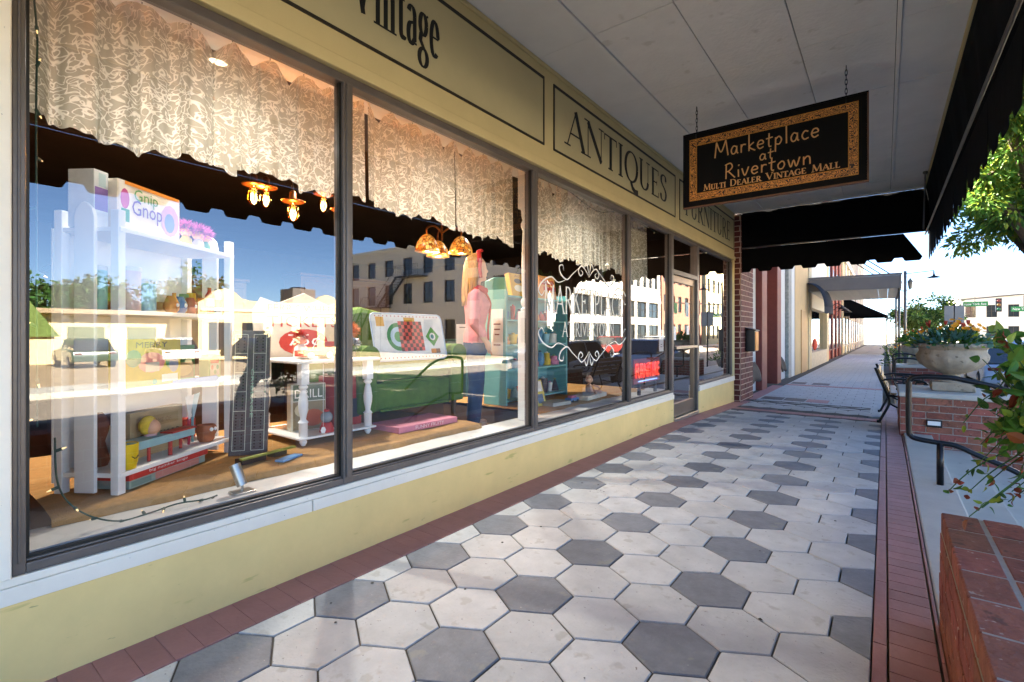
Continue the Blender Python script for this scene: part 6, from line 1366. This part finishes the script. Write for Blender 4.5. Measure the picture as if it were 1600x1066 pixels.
loft(B, [(1.475,.035,.035,0,.05),(1.50,.052,.06,0,.04),(1.55,.066,.082,0,.03),(1.61,.073,.094,0,.02),(1.67,.07,.09,0,.01),(1.72,.045,.06,0,.0),(1.735,.01,.02,0,0)])
B.ball(P(0,.117,1.575),(.013,.02,.018),8,6); B.ball(P(0,.105,1.535),(.02,.014,.007),8,6); B.ball(P(0,.10,1.522),(.018,.014,.007),8,6); B.ball(P(0,.095,1.495),(.022,.02,.014),8,6); B.ball(P(.074,.015,1.58),(.008,.018,.03),8,6)
for s_ in (-1,1):
    capsule(B, P(s_*.16,0,1.33), P(s_*.2,-.02,1.06), .05, .038); capsule(B, P(s_*.2,-.02,1.06), P(s_*.2,.10,.86), .036, .026); B.ball(P(s_*.2,.115,.83),(.028,.035,.05),10,6)
    for f_ in range(4): capsule(B, P(s_*.2-.02+.013*f_,.13,.80), P(s_*.2-.02+.013*f_,.14+.005*f_,.735+.006*abs(f_-1.5)), .0085, .007, 8, 3)
    capsule(B, P(s_*.2-.025*s_,.12,.84), P(s_*.2-.045*s_,.155,.79), .009, .007, 8, 3); capsule(B, P(s_*.08,0,.82), P(s_*.09,.01,.45), .085, .055); capsule(B, P(s_*.09,.01,.45), P(s_*.09,-.02,.06), .055, .035); B.ball(P(s_*.09,.05,.035),(.04,.11,.034),10,6)
o = B.build('body', mat('mannequin_skin','d8ab8c',.45,.04), t); remesh(o, .009)
B = MB(); loft(B, [(.84,.172,.122,0,0),(.92,.172,.12,0,0),(1.02,.134,.098,0,0),(1.14,.15,.115,0,.01),(1.24,.165,.14,0,.022),(1.34,.17,.10,0,0),(1.40,.10,.07,0,0)])
for s_ in (-1,1): capsule(B, P(s_*.16,0,1.33), P(s_*.215,-.02,1.04), .058, .05); capsule(B, P(s_*.215,-.02,1.04), P(s_*.215,.06,.95), .05, .046)
o = B.build('blouse', mat('pink_blouse','dd8f92',.85,.12,9,.8,22), t); remesh(o, .012)
B = MB(); loft(B, [(.74,.165,.118,0,0),(.86,.172,.122,0,0),(.885,.168,.12,0,0)])
for s_ in (-1,1): capsule(B, P(s_*.08,0,.80), P(s_*.09,.01,.45), .1, .078); capsule(B, P(s_*.09,.01,.45), P(s_*.09,-.02,.10), .076, .07)
o = B.build('jeans', mat('blue_denim','2f4566',.85,.2,10,.4,90), t); remesh(o, .012)
B = MB()
for rr_ in range(60):
    a = math.pi*(.98+1.04*rr_/59) + 0; ln = .36+.06*math.sin(rr_*2.7)
    hx, hy = .076*math.cos(a), .09*math.sin(a)+.005
    B.tube(smoothp([P(hx*.35,hy*.35+.01,1.745), P(hx*1.08,hy*1.05,1.66), P(hx*1.35,hy*1.2-.01,1.50), P(hx*1.5+.01*math.sin(rr_),hy*1.3-.02,1.64-ln)],4), [.014,.017,.019,.02,.02,.02,.02,.02,.02,.018,.016,.012,.006], 6)
B.ball(P(0,-.01,1.675),(.086,.098,.075),16,10)
o = B.build('hair', mat('blonde_hair','b98a48',.45,.4,40,.6,90,stretch=(3,3,.25)), t, smooth=True)
RED = mat('red_cloth','b3221c',.7,.12,20)
MB().tube([P(.10*math.cos(a*.2244), .04-.01*math.sin(a*.2244), 1.655+.115*math.sin(a*.2244)) for a in range(15)],.023,8).build('headband', RED, t, smooth=True)
MB().ball(P(.03,.045,1.775),(.04,.02,.02),10,6).build('headband_bow', RED, t, smooth=True)
MB().tube(smoothp([P(.094,.045,1.66),P(.10,.04,1.58),P(.095,.05,1.50)],4),[.02]*9,6).build('headband_tail', RED, t, smooth=True)
MB().tube(smoothp([P(-.08,.0,1.385),P(-.05,.07,1.385),P(.02,.09,1.375),P(.085,.05,1.385),P(.09,-.02,1.4)],5),.04,8).build('neck_scarf', RED, t, smooth=True)
MB().tube(smoothp([P(.05,.128,.88),P(.05,.125,1.0),P(.05,.14,1.15),P(.05,.145,1.26),P(.05,.10,1.36)],4),.012,6).build('blouse_trim', RED, t)
# back of the shop: tables and shelves dimly seen
for k, (x, y, w_, h, cc, lb) in enumerate(((-6.5,2,1.8,1.9,'4d3a2c','dark wooden cabinet deep inside the shop behind the white shelf'),(-6.8,4.6,1.6,2.1,'5a4030','tall brown cabinet deep inside the shop behind the armchair'),(-6.3,7.6,1.6,1.1,'6aa0a4','teal chest deep inside the shop behind the door'))):
    t = thing('old_cabinet', (x,y,0), lb, 'cabinet'); MB().box(x-.5,x,y-w_/2,y+w_/2,.06,h).build('carcass', C(cc), t, bevel=.01); MB().box(x-.52,x+.03,y-w_/2-.03,y+w_/2+.03,h+.001,h+.04).build('top', C(cc), t, bevel=.008)
    for j in range(2):
        d_ = MB().box(x+.001,x+.022,y-w_/2+.04+j*w_/2,y-.04+j*w_/2,.12,h-.08).build('door', C(cc), t, bevel=.01); MB().ball((x+.035,y-.07+.14*j,h*.5),.016,8,6).build('knob', BRASS, d_)
